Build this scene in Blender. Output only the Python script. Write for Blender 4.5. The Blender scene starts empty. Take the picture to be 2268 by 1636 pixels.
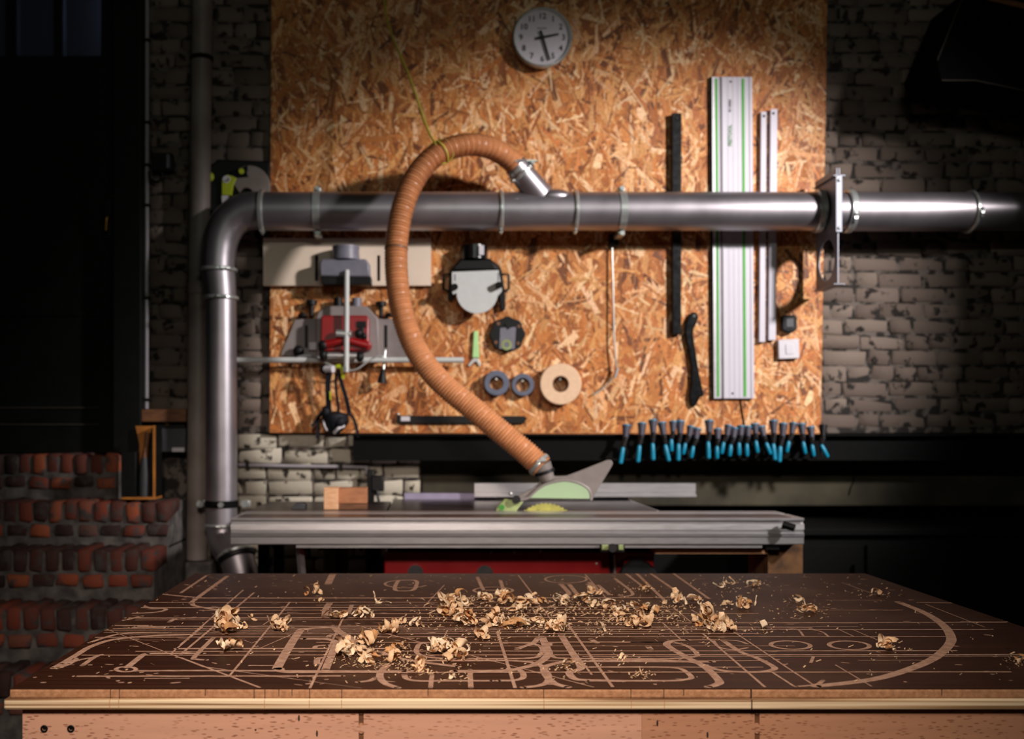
import bpy, bmesh, math, random
from mathutils import Vector, Matrix, Euler
import numpy as np

# ------------------------------------------------------------------ camera
F, CX, CY, HC = 2300.0, 955.0, 945.0, 1.233      # focal length in px, vanishing point, eye height
scene = bpy.context.scene
COL = scene.collection
cam_d = bpy.data.cameras.new('camera')
cam = bpy.data.objects.new('camera', cam_d)
COL.objects.link(cam)
cam.location = (0, 0, HC)
cam.rotation_euler = (math.pi / 2, 0, 0)
cam_d.sensor_width = 36.0
cam_d.lens = 36.0 * F / 2268.0
cam_d.shift_x = (1134 - CX) / 2268.0
cam_d.shift_y = (CY - 818) / 2268.0
cam_d.clip_start = 0.05
cam_d.dof.use_dof = True
cam_d.dof.focus_distance = 2.15
cam_d.dof.aperture_fstop = 3.1
scene.camera = cam

# ------------------------------------------------------------------ world and light
world = bpy.data.worlds.new('night')
scene.world = world
world.use_nodes = True
world.node_tree.nodes['Background'].inputs[0].default_value = (0.25, 0.3, 0.45, 1)
world.node_tree.nodes['Background'].inputs[1].default_value = 0.002


def aim(o, target):
    d = Vector(target) - o.location
    o.rotation_euler = d.to_track_quat('-Z', 'Y').to_euler()


def spot(name, loc, target, power, angle, blend, radius, color):
    l = bpy.data.lights.new(name, 'SPOT')
    l.energy, l.spot_size, l.spot_blend, l.shadow_soft_size, l.color = power, math.radians(angle), blend, radius, color
    o = bpy.data.objects.new(name, l)
    COL.objects.link(o)
    o.location = loc
    aim(o, target)
    return o


def area(name, loc, target, power, sx, sy, color):
    l = bpy.data.lights.new(name, 'AREA')
    l.shape, l.size, l.size_y, l.energy, l.color = 'RECTANGLE', sx, sy, power, color
    o = bpy.data.objects.new(name, l)
    COL.objects.link(o)
    o.location = loc
    aim(o, target)
    return o


spot('ceiling_spot_wall', (3.70, 1.30, 3.25), (0.70, 4.65, 1.48), 1230, 38, 0.62, 0.17, (1.0, 0.94, 0.92))
spot('ceiling_spot_bench', (-0.10, -0.35, 2.75), (-0.05, 2.60, 0.72), 430, 53, 1.0, 0.22, (1.0, 0.83, 0.73))
area('fluorescent_tube', (0.55, -0.35, 3.30), (0.35, 4.0, 1.2), 16, 1.7, 0.14, (0.93, 1.0, 0.86))

vs = scene.view_settings
vs.view_transform = 'Standard'
vs.look = 'None'
vs.exposure = 0.0
vs.gamma = 1.0
vs.use_curve_mapping = False


# ------------------------------------------------------------------ helpers
def P(px, py, Y):
    return Vector(((px - CX) * Y / F, Y, HC - (py - CY) * Y / F))


ZT = 0.800                                        # bench top height


def T(px, py):
    Y = F * (HC - ZT) / (py - CY)
    return Vector(((px - CX) * Y / F, Y, ZT))


def lin(c):
    c = c / 255.0
    return c / 12.92 if c <= 0.04045 else ((c + 0.055) / 1.055) ** 2.4


def rgb(r, g, b):
    return (lin(r), lin(g), lin(b), 1.0)


def catmull(pts, n=8):
    pts = [Vector(p) for p in pts]
    if len(pts) < 3:
        return pts
    out = []
    ext = [pts[0] * 2 - pts[1]] + pts + [pts[-1] * 2 - pts[-2]]
    for i in range(1, len(ext) - 2):
        p0, p1, p2, p3 = ext[i - 1], ext[i], ext[i + 1], ext[i + 2]
        for k in range(n):
            t = k / n
            out.append(0.5 * ((2 * p1) + (p2 - p0) * t + (2 * p0 - 5 * p1 + 4 * p2 - p3) * t * t + (3 * p1 - p0 - 3 * p2 + p3) * t ** 3))
    out.append(pts[-1])
    return out


class MB:
    def __init__(self):
        self.v, self.f = [], []

    def add(self, vs, fs):
        o = len(self.v)
        self.v += [Vector(x) for x in vs]
        self.f += [tuple(o + i for i in f) for f in fs]
        return self

    def box(self, x0, x1, y0, y1, z0, z1, rot=None):
        vs = [Vector((x, y, z)) for x in (x0, x1) for y in (y0, y1) for z in (z0, z1)]
        if rot is not None:
            c = Vector(((x0 + x1) / 2, (y0 + y1) / 2, (z0 + z1) / 2))
            vs = [c + rot @ (p - c) for p in vs]
        return self.add(vs, [(0, 1, 3, 2), (4, 6, 7, 5), (0, 4, 5, 1), (2, 3, 7, 6), (0, 2, 6, 4), (1, 5, 7, 3)])

    def prism(self, pts, y0, y1):
        """polygon of (x, z) extruded along y"""
        a = sum(pts[i][0] * pts[(i + 1) % len(pts)][1] - pts[(i + 1) % len(pts)][0] * pts[i][1] for i in range(len(pts)))
        if a < 0:
            pts = pts[::-1]
        n = len(pts)
        vs = [(x, y0, z) for x, z in pts] + [(x, y1, z) for x, z in pts]
        fs = [tuple(range(n)), tuple(range(2 * n - 1, n - 1, -1))]
        fs += [(i, n + i, n + (i + 1) % n, (i + 1) % n) for i in range(n)]
        return self.add(vs, fs)

    def ppx(self, pts, Yf, depth):
        """polygon in photo pixels read at distance Yf, extruded away from the viewer"""
        q = [P(x, y, Yf) for x, y in pts]
        return self.prism([(p.x, p.z) for p in q], Yf, Yf + depth)

    def rpx(self, x0, y0, x1, y1, Yf, depth):
        return self.ppx([(x0, y0), (x1, y0), (x1, y1), (x0, y1)], Yf, depth)

    def tube(self, pts, r, n=16, caps=True):
        pts = [Vector(p) for p in pts]
        m = len(pts)
        rr = r if isinstance(r, (list, tuple)) else [r] * m
        t0 = (pts[1] - pts[0]).normalized()
        up = Vector((0, 0, 1)) if abs(t0.z) < 0.9 else Vector((1, 0, 0))
        u = t0.cross(up).normalized()
        vs = []
        for i, p in enumerate(pts):
            t = (pts[min(i + 1, m - 1)] - pts[max(i - 1, 0)]).normalized()
            u = (u - t * u.dot(t)).normalized()
            w = t.cross(u)
            for k in range(n):
                a = 2 * math.pi * k / n
                vs.append(p + (u * math.cos(a) + w * math.sin(a)) * rr[i])
        fs = [(i * n + k, i * n + (k + 1) % n, (i + 1) * n + (k + 1) % n, (i + 1) * n + k) for i in range(m - 1) for k in range(n)]
        if caps:
            fs += [tuple(range(n - 1, -1, -1)), tuple((m - 1) * n + k for k in range(n))]
        return self.add(vs, fs)

    def cyl(self, a, b, r0, r1=None, n=28):
        return self.tube([a, b], [r0, r0 if r1 is None else r1], n)

    def ring(self, c, axis, R0, R1, h, n=36, bev=0.0):
        """washer or short pipe: inner radius R0, outer R1, length h along axis, centred"""
        c, t = Vector(c), Vector(axis).normalized()
        up = Vector((0, 0, 1)) if abs(t.z) < 0.9 else Vector((1, 0, 0))
        u = t.cross(up).normalized()
        w = t.cross(u)
        prof = [(R0, -h / 2), (R1 - bev, -h / 2), (R1, -h / 2 + bev), (R1, h / 2 - bev), (R1 - bev, h / 2), (R0, h / 2)] if bev else [(R0, -h / 2), (R1, -h / 2), (R1, h / 2), (R0, h / 2)]
        m = len(prof)
        vs = []
        for k in range(n):
            a = 2 * math.pi * k / n
            d = u * math.cos(a) + w * math.sin(a)
            vs += [c + d * r + t * s for r, s in prof]
        fs = [(k * m + i, ((k + 1) % n) * m + i, ((k + 1) % n) * m + (i + 1) % m, k * m + (i + 1) % m) for k in range(n) for i in range(m)]
        return self.add(vs, fs)

    def ball(self, c, r, sx=1, sy=1, sz=1, n=16, m=10):
        c = Vector(c)
        vs, fs = [], []
        for j in range(1, m):
            th = math.pi * j / m
            for k in range(n):
                a = 2 * math.pi * k / n
                vs.append(c + Vector((r * sx * math.sin(th) * math.cos(a), r * sy * math.sin(th) * math.sin(a), r * sz * math.cos(th))))
        top, bot = len(vs), len(vs) + 1
        vs += [c + Vector((0, 0, r * sz)), c - Vector((0, 0, r * sz))]
        for j in range(m - 2):
            fs += [(j * n + k, (j + 1) * n + k, (j + 1) * n + (k + 1) % n, j * n + (k + 1) % n) for k in range(n)]
        fs += [(top, k, (k + 1) % n) for k in range(n)] + [(bot, (m - 2) * n + (k + 1) % n, (m - 2) * n + k) for k in range(n)]
        return self.add(vs, fs)

    def build(self, name, m, parent=None, smooth=True, bevel=0.0, origin=None, label=None):
        if parent is not None:
            o0 = Vector(parent['_w'])
        elif origin is not None:
            o0 = Vector(origin)
        else:
            o0 = Vector((sum(p.x for p in self.v) / len(self.v), sum(p.y for p in self.v) / len(self.v), min(p.z for p in self.v)))
        me = bpy.data.meshes.new(name)
        me.from_pydata([p - o0 for p in self.v], [], self.f)
        me.validate()
        bm = bmesh.new()
        bm.from_mesh(me)
        bmesh.ops.recalc_face_normals(bm, faces=bm.faces)
        bm.to_mesh(me)
        bm.free()
        if smooth:
            me.polygons.foreach_set('use_smooth', [True] * len(me.polygons))
            me.set_sharp_from_angle(angle=math.radians(38))
        me.materials.append(m)
        o = bpy.data.objects.new(name, me)
        COL.objects.link(o)
        if parent is not None:
            o.parent = parent
        else:
            o.location = o0
        o['_w'] = tuple(o0)
        if bevel:
            b = o.modifiers.new('edge', 'BEVEL')
            b.width, b.segments, b.limit_method, b.angle_limit = bevel, 2, 'ANGLE', math.radians(40)
        if label:
            o['label'] = label
        return o


def tag(o, label, cat, group=None, kind=None):
    o['label'], o['category'] = label, cat
    if group:
        o['group'] = group
    if kind:
        o['kind'] = kind
    return o


def thing(name, label, cat, loc, group=None, kind=None):
    o = bpy.data.objects.new(name, None)
    COL.objects.link(o)
    o.location = loc
    o['_w'] = tuple(loc)
    o.empty_display_size = 0.05
    return tag(o, label, cat, group, kind)


def structure(o):
    o['kind'] = 'structure'
    return o


# ------------------------------------------------------------------ materials
MATS = {}


def mat(name, c, rough=0.5, metal=0.0, var=0.12, scale=30.0, bump=0.0, bscale=250.0, stretch=(1, 1, 1), c2=None, spec=0.5, rvar=0.08, coat=0.0, detail=4.0, ramp=(0.35, 0.68)):
    if name in MATS:
        return MATS[name]
    m = bpy.data.materials.new(name)
    m.use_nodes = True
    nt = m.node_tree
    b = nt.nodes['Principled BSDF']
    tc = nt.nodes.new('ShaderNodeTexCoord')
    mp = nt.nodes.new('ShaderNodeMapping')
    mp.inputs['Scale'].default_value = stretch
    nz = nt.nodes.new('ShaderNodeTexNoise')
    nz.inputs['Scale'].default_value = scale
    nz.inputs['Detail'].default_value = detail
    cr = nt.nodes.new('ShaderNodeValToRGB')
    base = rgb(*c)
    lo = tuple(x * (1 - var) for x in base[:3]) + (1,)
    hi = rgb(*c2) if c2 else tuple(min(1, x * (1 + var)) for x in base[:3]) + (1,)
    if c2:
        lo = base
    cr.color_ramp.elements[0].color, cr.color_ramp.elements[1].color = lo, hi
    cr.color_ramp.elements[0].position, cr.color_ramp.elements[1].position = ramp
    L = nt.links.new
    L(tc.outputs['Object'], mp.inputs['Vector'])
    L(mp.outputs['Vector'], nz.inputs['Vector'])
    L(nz.outputs['Fac'], cr.inputs['Fac'])
    L(cr.outputs['Color'], b.inputs['Base Color'])
    mr = nt.nodes.new('ShaderNodeMapRange')
    mr.inputs['To Min'].default_value = max(0.02, rough - rvar)
    mr.inputs['To Max'].default_value = min(1, rough + rvar)
    L(nz.outputs['Fac'], mr.inputs['Value'])
    L(mr.outputs['Result'], b.inputs['Roughness'])
    b.inputs['Metallic'].default_value = metal
    b.inputs['Specular IOR Level'].default_value = spec
    b.inputs['Coat Weight'].default_value = coat
    if bump:
        n2 = nt.nodes.new('ShaderNodeTexNoise')
        n2.inputs['Scale'].default_value = bscale
        bp = nt.nodes.new('ShaderNodeBump')
        bp.inputs['Strength'].default_value = bump
        bp.inputs['Distance'].default_value = 0.002
        L(mp.outputs['Vector'], n2.inputs['Vector'])
        L(n2.outputs['Fac'], bp.inputs['Height'])
        L(bp.outputs['Normal'], b.inputs['Normal'])
    MATS[name] = m
    return m


def random_offset(nt, scale=9.0):
    """object coordinates shifted by each object's own random number"""
    tc = nt.nodes.new('ShaderNodeTexCoord')
    oi = nt.nodes.new('ShaderNodeObjectInfo')
    mu = nt.nodes.new('ShaderNodeVectorMath')
    mu.operation = 'MULTIPLY_ADD'
    cx = nt.nodes.new('ShaderNodeCombineXYZ')
    for k in range(3):
        nt.links.new(oi.outputs['Random'], cx.inputs[k])
    nt.links.new(cx.outputs[0], mu.inputs[0])
    mu.inputs[1].default_value = (scale, scale * 1.7, scale * 2.3)
    nt.links.new(tc.outputs['Object'], mu.inputs[2])
    return mu.outputs[0], oi.outputs['Random']


def brick_mat(name, ramp, dirt, dirt_lo, dirt_hi, dscale, rough=0.85):
    m = bpy.data.materials.new(name)
    m.use_nodes = True
    nt = m.node_tree
    L = nt.links.new
    b = nt.nodes['Principled BSDF']
    vec, rnd = random_offset(nt)
    cr = nt.nodes.new('ShaderNodeValToRGB')
    cr.color_ramp.interpolation = 'LINEAR'
    els = cr.color_ramp.elements
    els[0].position, els[0].color = ramp[0][0], rgb(*ramp[0][1])
    els[1].position, els[1].color = ramp[-1][0], rgb(*ramp[-1][1])
    for p, c in ramp[1:-1]:
        e = els.new(p)
        e.color = rgb(*c)
    L(rnd, cr.inputs['Fac'])
    nz = nt.nodes.new('ShaderNodeTexNoise')
    nz.inputs['Scale'].default_value = dscale
    nz.inputs['Detail'].default_value = 5
    L(vec, nz.inputs['Vector'])
    r2 = nt.nodes.new('ShaderNodeValToRGB')
    r2.color_ramp.elements[0].position, r2.color_ramp.elements[1].position = dirt_lo, dirt_hi
    r2.color_ramp.elements[0].color, r2.color_ramp.elements[1].color = (0, 0, 0, 1), (1, 1, 1, 1)
    L(nz.outputs['Fac'], r2.inputs['Fac'])
    mx = nt.nodes.new('ShaderNodeMix')
    mx.data_type = 'RGBA'
    L(r2.outputs['Color'], mx.inputs['Factor'])
    L(cr.outputs['Color'], mx.inputs['A'])
    mx.inputs['B'].default_value = rgb(*dirt)
    L(mx.outputs['Result'], b.inputs['Base Color'])
    b.inputs['Roughness'].default_value = rough
    b.inputs['Specular IOR Level'].default_value = 0.3
    bp = nt.nodes.new('ShaderNodeBump')
    bp.inputs['Strength'].default_value = 0.5
    bp.inputs['Distance'].default_value = 0.004
    n3 = nt.nodes.new('ShaderNodeTexNoise')
    n3.inputs['Scale'].default_value = 60
    n3.inputs['Detail'].default_value = 5
    L(vec, n3.inputs['Vector'])
    L(n3.outputs['Fac'], bp.inputs['Height'])
    L(bp.outputs['Normal'], b.inputs['Normal'])
    return m


def attr_mat(name, rough, sheen_noise=0.25, stretch=(6, 6, 60), spec=0.35):
    m = bpy.data.materials.new(name)
    m.use_nodes = True
    nt = m.node_tree
    L = nt.links.new
    b = nt.nodes['Principled BSDF']
    at = nt.nodes.new('ShaderNodeAttribute')
    at.attribute_name = 'Col'
    tc = nt.nodes.new('ShaderNodeTexCoord')
    nz = nt.nodes.new('ShaderNodeTexNoise')
    nz.inputs['Scale'].default_value = 90
    nz.inputs['Detail'].default_value = 5
    L(tc.outputs['Object'], nz.inputs['Vector'])
    mr = nt.nodes.new('ShaderNodeMapRange')
    mr.inputs['From Min'].default_value, mr.inputs['From Max'].default_value = 0.3, 0.7
    mr.inputs['To Min'].default_value, mr.inputs['To Max'].default_value = 1 - sheen_noise, 1 + sheen_noise
    L(nz.outputs['Fac'], mr.inputs['Value'])
    vm = nt.nodes.new('ShaderNodeVectorMath')
    vm.operation = 'SCALE'
    L(at.outputs['Color'], vm.inputs[0])
    L(mr.outputs['Result'], vm.inputs['Scale'])
    L(vm.outputs[0], b.inputs['Base Color'])
    b.inputs['Roughness'].default_value = rough
    b.inputs['Specular IOR Level'].default_value = spec
    return m


M_white_brick = brick_mat('whitewashed_brick', [(0, (96, 83, 75)), (0.5, (108, 94, 85)), (1, (120, 106, 96))], (34, 28, 24), 0.585, 0.65, 17)
M_pale_brick = brick_mat('paler_whitewash_brick', [(0, (156, 148, 134)), (0.5, (172, 164, 148)), (1, (186, 178, 162))], (46, 40, 32), 0.575, 0.64, 18)  # paler copy of the brick colour, brightens the lower pier
M_white_mortar = mat('whitewashed_mortar', (30, 25, 21), 0.9, c2=(100, 90, 83), scale=17, ramp=(0.47, 0.56), bump=0.6, bscale=40)
M_red_brick = brick_mat('red_brick', [(0, (40, 30, 28)), (0.25, (66, 42, 38)), (0.5, (98, 52, 42)), (0.72, (124, 58, 42)), (0.88, (150, 78, 50)), (1, (84, 64, 60))], (70, 64, 62), 0.50, 0.66, 20)
M_grey_mortar = mat('grey_mortar', (62, 58, 56), 0.95, c2=(104, 98, 94), scale=18, bump=0.7, bscale=60)
M_concrete = mat('concrete', (44, 40, 30), 0.9, c2=(72, 66, 50), scale=5, bump=0.4, bscale=40)
M_plaster_dark = mat('dark_plaster', (46, 42, 38), 0.9, var=0.2, scale=6)
M_floor = mat('dusty_floor', (70, 62, 55), 0.85, var=0.25, scale=5)
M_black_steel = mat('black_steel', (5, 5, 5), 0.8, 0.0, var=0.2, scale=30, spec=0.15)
M_door = mat('dark_green_paint', (8, 10, 8), 0.55, spec=0.25, var=0.2, scale=12)
M_door_edge = mat('worn_wood_edge', (150, 112, 82), 0.7)
M_brass = mat('brass', (180, 130, 60), 0.3, 1.0)
M_black = mat('black_plastic', (10, 10, 11), 0.5, var=0.15, scale=40, spec=0.3)
M_black_gloss = mat('black_gloss', (12, 12, 14), 0.25, var=0.15, scale=40)
M_navy = mat('navy_rubber', (8, 10, 20), 0.65, var=0.2, spec=0.3)
M_steel = mat('zinc_steel', (196, 200, 198), 0.3, 0.7, var=0.1, scale=20)
M_duct = mat('galvanised_duct', (166, 160, 166), 0.42, 0.9, var=0.08, scale=7, rvar=0.06)
M_alu = mat('aluminium', (196, 194, 196), 0.38, 0.85, var=0.05, scale=60, stretch=(0.3, 6, 6))
M_gate = mat('gate_steel', (128, 130, 140), 0.5, 0.5, var=0.1, scale=20)
M_alu_bright = mat('anodised_aluminium', (196, 191, 201), 0.5, 0.1, var=0.03, scale=60, stretch=(8, 8, 0.2))
M_alu_groove = mat('groove_shadow_grey', (112, 108, 112), 0.5, 0.5)
M_green_strip = mat('green_glide_strip', (52, 160, 22), 0.5, var=0.08)
M_green_print = mat('green_print', (34, 120, 30), 0.6)
M_grey_print = mat('grey_print', (84, 82, 88), 0.6)
M_cream = mat('cream_laminate', (226, 206, 186), 0.5, var=0.04, scale=8)
M_grey_plastic = mat('grey_plastic', (112, 110, 122), 0.45, var=0.08)
M_grey_paint = mat('grey_enamel', (132, 122, 120), 0.45, var=0.06)
M_red = mat('red_enamel', (134, 7, 12), 0.35, var=0.1, scale=8)
M_hose = mat('tan_hose', (198, 136, 92), 0.36, var=0.1, scale=25)
M_hose_dark = mat('hose_joint', (110, 72, 46), 0.5)
M_string = mat('yellow_green_string', (176, 164, 52), 0.7)
M_white_plastic = mat('white_plastic', (205, 200, 206), 0.4, var=0.03)
M_face = mat('clock_face', (208, 200, 208), 0.6, var=0.02)
M_ink = mat('black_ink', (22, 20, 22), 0.6)
M_light_grey = mat('light_grey_plate', (196, 198, 196), 0.5, var=0.03)
M_lightgreen = mat('light_green_handle', (176, 222, 150), 0.45, var=0.05)
M_slate = mat('slate_rubber', (92, 98, 116), 0.6, var=0.1)
M_paper = mat('tape_paper', (226, 190, 156), 0.7, var=0.05, scale=60)
M_card = mat('cardboard_core', (120, 84, 62), 0.8)
M_cyan = mat('cyan_plastic', (4, 132, 166), 0.45, var=0.1)
M_clamp_grey = mat('clamp_grey', (62, 60, 74), 0.5, var=0.12)
M_lime = mat('lime_plastic', (178, 190, 30), 0.5, var=0.08)
M_guard_grey = mat('blade_guard_grey', (124, 116, 112), 0.5, 0.2, var=0.06)
M_iron = mat('cast_iron_table', (74, 66, 66), 0.32, 0.75, var=0.2, scale=12)
M_slide_top = mat('sliding_table_top', (122, 108, 106), 0.33, 0.8, var=0.1, scale=30, stretch=(0.2, 6, 6))
M_lilac = mat('lilac_anodised', (150, 142, 168), 0.45, 0.5, var=0.05)
M_blade = mat('saw_blade_coated', (196, 192, 104), 0.3, 0.6, var=0.1)
M_yellowgreen = mat('translucent_green_plastic', (146, 158, 104), 0.35, var=0.2, scale=20)
M_wood = mat('pine_block', (232, 182, 140), 0.6, c2=(208, 152, 110), scale=14, stretch=(2, 2, 12))
M_wood_dark = mat('brown_board', (120, 76, 44), 0.65, c2=(88, 54, 32), scale=10, stretch=(2, 8, 8))
M_orange_ply = mat('orange_plywood', (196, 124, 44), 0.55, c2=(160, 96, 34), scale=12)
M_conduit = mat('white_conduit', (150, 144, 150), 0.5, var=0.06)
M_downpipe = mat('painted_downpipe', (112, 100, 94), 0.55, c2=(138, 128, 122), scale=6)
M_grey_box = mat('dark_grey_box', (58, 58, 62), 0.5, var=0.12)
M_groove = mat('bared_fibre', (172, 130, 106), 0.85, c2=(206, 164, 138), scale=60)
M_mdf = mat('fibreboard_edge', (166, 116, 78), 0.85, c2=(196, 144, 104), scale=120, bump=0.4, bscale=400)
M_kerf_dark = mat('kerf_brown', (58, 38, 26), 0.9)  # dark brown for the saw cuts and dents
M_osb_edge = mat('osb_edge', (168, 104, 56), 0.8, var=0.3, scale=60)
M_matte_black = mat('matte_black', (4, 4, 4), 0.9, spec=0.05)  # one even near-black matte tone for the ceiling hood
M_moulding = mat('dim_moulding', (46, 40, 30), 0.7)
M_shelf_osb = mat('dark_osb_box', (110, 74, 38), 0.75, c2=(70, 44, 22), scale=24)


def film_mat():
    m = bpy.data.materials.new('phenolic_film')
    m.use_nodes = True
    nt = m.node_tree
    L = nt.links.new
    b = nt.nodes['Principled BSDF']
    tc = nt.nodes.new('ShaderNodeTexCoord')

    def noise(stretch, scale, lo, hi):
        mp = nt.nodes.new('ShaderNodeMapping')
        mp.inputs['Scale'].default_value = stretch
        nz = nt.nodes.new('ShaderNodeTexNoise')
        nz.inputs['Scale'].default_value = scale
        nz.inputs['Detail'].default_value = 6
        r = nt.nodes.new('ShaderNodeValToRGB')
        r.color_ramp.elements[0].position, r.color_ramp.elements[1].position = lo, hi
        L(tc.outputs['Object'], mp.inputs['Vector'])
        L(mp.outputs['Vector'], nz.inputs['Vector'])
        L(nz.outputs['Fac'], r.inputs['Fac'])
        return r.outputs['Color'], nz.outputs['Fac']

    c1, _ = noise((0.35, 18, 1), 9, 0.38, 0.75)        # long streaks along the bench
    c2, _ = noise((1, 1, 1), 3.2, 0.48, 0.72)          # dusty patches
    c3, _ = noise((0.5, 40, 1), 11, 0.66, 0.72)        # fine scratches
    a = nt.nodes.new('ShaderNodeMix')
    a.data_type = 'RGBA'
    L(c1, a.inputs['Factor'])
    a.inputs['A'].default_value, a.inputs['B'].default_value = rgb(50, 25, 14), rgb(76, 43, 28)
    d = nt.nodes.new('ShaderNodeMix')
    d.data_type = 'RGBA'
    mm = nt.nodes.new('ShaderNodeMath')
    mm.operation = 'MULTIPLY'
    mm.inputs[1].default_value = 0.30
    L(c2, mm.inputs[0])
    L(mm.outputs[0], d.inputs['Factor'])
    L(a.outputs['Result'], d.inputs['A'])
    d.inputs['B'].default_value = rgb(118, 86, 66)
    e = nt.nodes.new('ShaderNodeMix')
    e.data_type = 'RGBA'
    m3 = nt.nodes.new('ShaderNodeMath')
    m3.operation = 'MULTIPLY'
    m3.inputs[1].default_value = 0.55
    L(c3, m3.inputs[0])
    L(m3.outputs[0], e.inputs['Factor'])
    L(d.outputs['Result'], e.inputs['A'])
    e.inputs['B'].default_value = rgb(140, 104, 84)
    L(e.outputs['Result'], b.inputs['Base Color'])
    b.inputs['Roughness'].default_value = 0.5
    b.inputs['Specular IOR Level'].default_value = 0.22
    return m


def beech_mat(name, base, dark):
    m = bpy.data.materials.new(name)
    m.use_nodes = True
    nt = m.node_tree
    L = nt.links.new
    b = nt.nodes['Principled BSDF']
    tc = nt.nodes.new('ShaderNodeTexCoord')
    mp = nt.nodes.new('ShaderNodeMapping')
    mp.inputs['Scale'].default_value = (22, 22, 95)
    mp.inputs['Rotation'].default_value = (0, 0.22, 0)
    vo = nt.nodes.new('ShaderNodeTexVoronoi')
    vo.inputs['Scale'].default_value = 2.6
    L(tc.outputs['Object'], mp.inputs['Vector'])
    L(mp.outputs['Vector'], vo.inputs['Vector'])
    r = nt.nodes.new('ShaderNodeValToRGB')
    r.color_ramp.elements[0].position, r.color_ramp.elements[1].position = 0.20, 0.32
    r.color_ramp.elements[0].color, r.color_ramp.elements[1].color = (1, 1, 1, 1), (0, 0, 0, 1)
    L(vo.outputs['Distance'], r.inputs['Fac'])
    n1 = nt.nodes.new('ShaderNodeTexNoise')
    n1.inputs['Scale'].default_value = 7
    L(tc.outputs['Object'], n1.inputs['Vector'])
    r1 = nt.nodes.new('ShaderNodeValToRGB')
    r1.color_ramp.elements[0].position, r1.color_ramp.elements[1].position = 0.30, 0.50
    L(n1.outputs['Fac'], r1.inputs['Fac'])
    mu = nt.nodes.new('ShaderNodeMath')
    mu.operation = 'MULTIPLY'
    L(r.outputs['Color'], mu.inputs[0])
    L(r1.outputs['Color'], mu.inputs[1])
    n2 = nt.nodes.new('ShaderNodeTexNoise')
    n2.inputs['Scale'].default_value = 10
    mp2 = nt.nodes.new('ShaderNodeMapping')
    mp2.inputs['Scale'].default_value = (0.6, 1, 9)
    L(tc.outputs['Object'], mp2.inputs['Vector'])
    L(mp2.outputs['Vector'], n2.inputs['Vector'])
    g = nt.nodes.new('ShaderNodeMix')
    g.data_type = 'RGBA'
    L(n2.outputs['Fac'], g.inputs['Factor'])
    g.inputs['A'].default_value, g.inputs['B'].default_value = rgb(*base), rgb(*[min(255, int(x * 1.12)) for x in base])
    mx = nt.nodes.new('ShaderNodeMix')
    mx.data_type = 'RGBA'
    L(mu.outputs[0], mx.inputs['Factor'])
    L(g.outputs['Result'], mx.inputs['A'])
    mx.inputs['B'].default_value = rgb(*dark)
    L(mx.outputs['Result'], b.inputs['Base Color'])
    b.inputs['Roughness'].default_value = 0.6
    b.inputs['Specular IOR Level'].default_value = 0.3
    return m


def ply_mat():
    m = bpy.data.materials.new('plywood_edge')
    m.use_nodes = True
    nt = m.node_tree
    L = nt.links.new
    b = nt.nodes['Principled BSDF']
    tc = nt.nodes.new('ShaderNodeTexCoord')
    mp = nt.nodes.new('ShaderNodeMapping')
    mp.inputs['Scale'].default_value = (0.7, 1, 110)
    nz = nt.nodes.new('ShaderNodeTexNoise')
    nz.inputs['Scale'].default_value = 1.6
    nz.inputs['Detail'].default_value = 4
    L(tc.outputs['Object'], mp.inputs['Vector'])
    L(mp.outputs['Vector'], nz.inputs['Vector'])
    r = nt.nodes.new('ShaderNodeValToRGB')
    e = r.color_ramp.elements
    e[0].position, e[0].color = 0.38, rgb(112, 76, 48)
    e[1].position, e[1].color = 0.55, rgb(238, 212, 174)
    k = e.new(0.44)
    k.color = rgb(186, 148, 106)
    L(nz.outputs['Fac'], r.inputs['Fac'])
    L(r.outputs['Color'], b.inputs['Base Color'])
    b.inputs['Roughness'].default_value = 0.6
    return m


def glass_mat(name, c, rough, alpha_mix=0.35):
    m = bpy.data.materials.new(name)
    m.use_nodes = True
    nt = m.node_tree
    b = nt.nodes['Principled BSDF']
    tc = nt.nodes.new('ShaderNodeTexCoord')
    nz = nt.nodes.new('ShaderNodeTexNoise')
    nz.inputs['Scale'].default_value = 90
    bp = nt.nodes.new('ShaderNodeBump')
    bp.inputs['Strength'].default_value = alpha_mix
    bp.inputs['Distance'].default_value = 0.003
    nt.links.new(tc.outputs['Object'], nz.inputs['Vector'])
    nt.links.new(nz.outputs['Fac'], bp.inputs['Height'])
    nt.links.new(bp.outputs['Normal'], b.inputs['Normal'])
    b.inputs['Base Color'].default_value = rgb(*c)
    b.inputs['Roughness'].default_value = rough
    b.inputs['Transmission Weight'].default_value = 0.9
    b.inputs['IOR'].default_value = 1.3
    return m


M_film = film_mat()
M_beech = beech_mat('beech', (196, 148, 122), (146, 94, 70))
M_beech_dark = beech_mat('beech_darker', (178, 128, 98), (140, 90, 64))
M_ply = ply_mat()
M_frosted = glass_mat('frosted_pane', (150, 160, 190), 0.45, 1.0)
M_guard_window = glass_mat('guard_window', (206, 232, 190), 0.2, 0.1)
M_guard_window.node_tree.nodes['Principled BSDF'].inputs['Transmission Weight'].default_value = 0.5
M_osb = attr_mat('osb_strands', 0.55)
M_shaving = attr_mat('wood_shaving', 0.6, 0.15, spec=0.3)

rng = random.Random(11)

# ------------------------------------------------------------------ setting: room shell
YW = 4.690            # mortar plane of the back wall
XR = 2.85             # right end of the brick wall, at the added shading pier
XRR = 4.20            # right wall of the room
XL = -2.60
ZC = 4.30


def slab(name, x0, x1, y0, y1, z0, z1, m, label):
    o = MB().box(x0, x1, y0, y1, z0, z1).build(name, m, smooth=False)
    o['label'] = label
    return structure(o)


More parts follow.
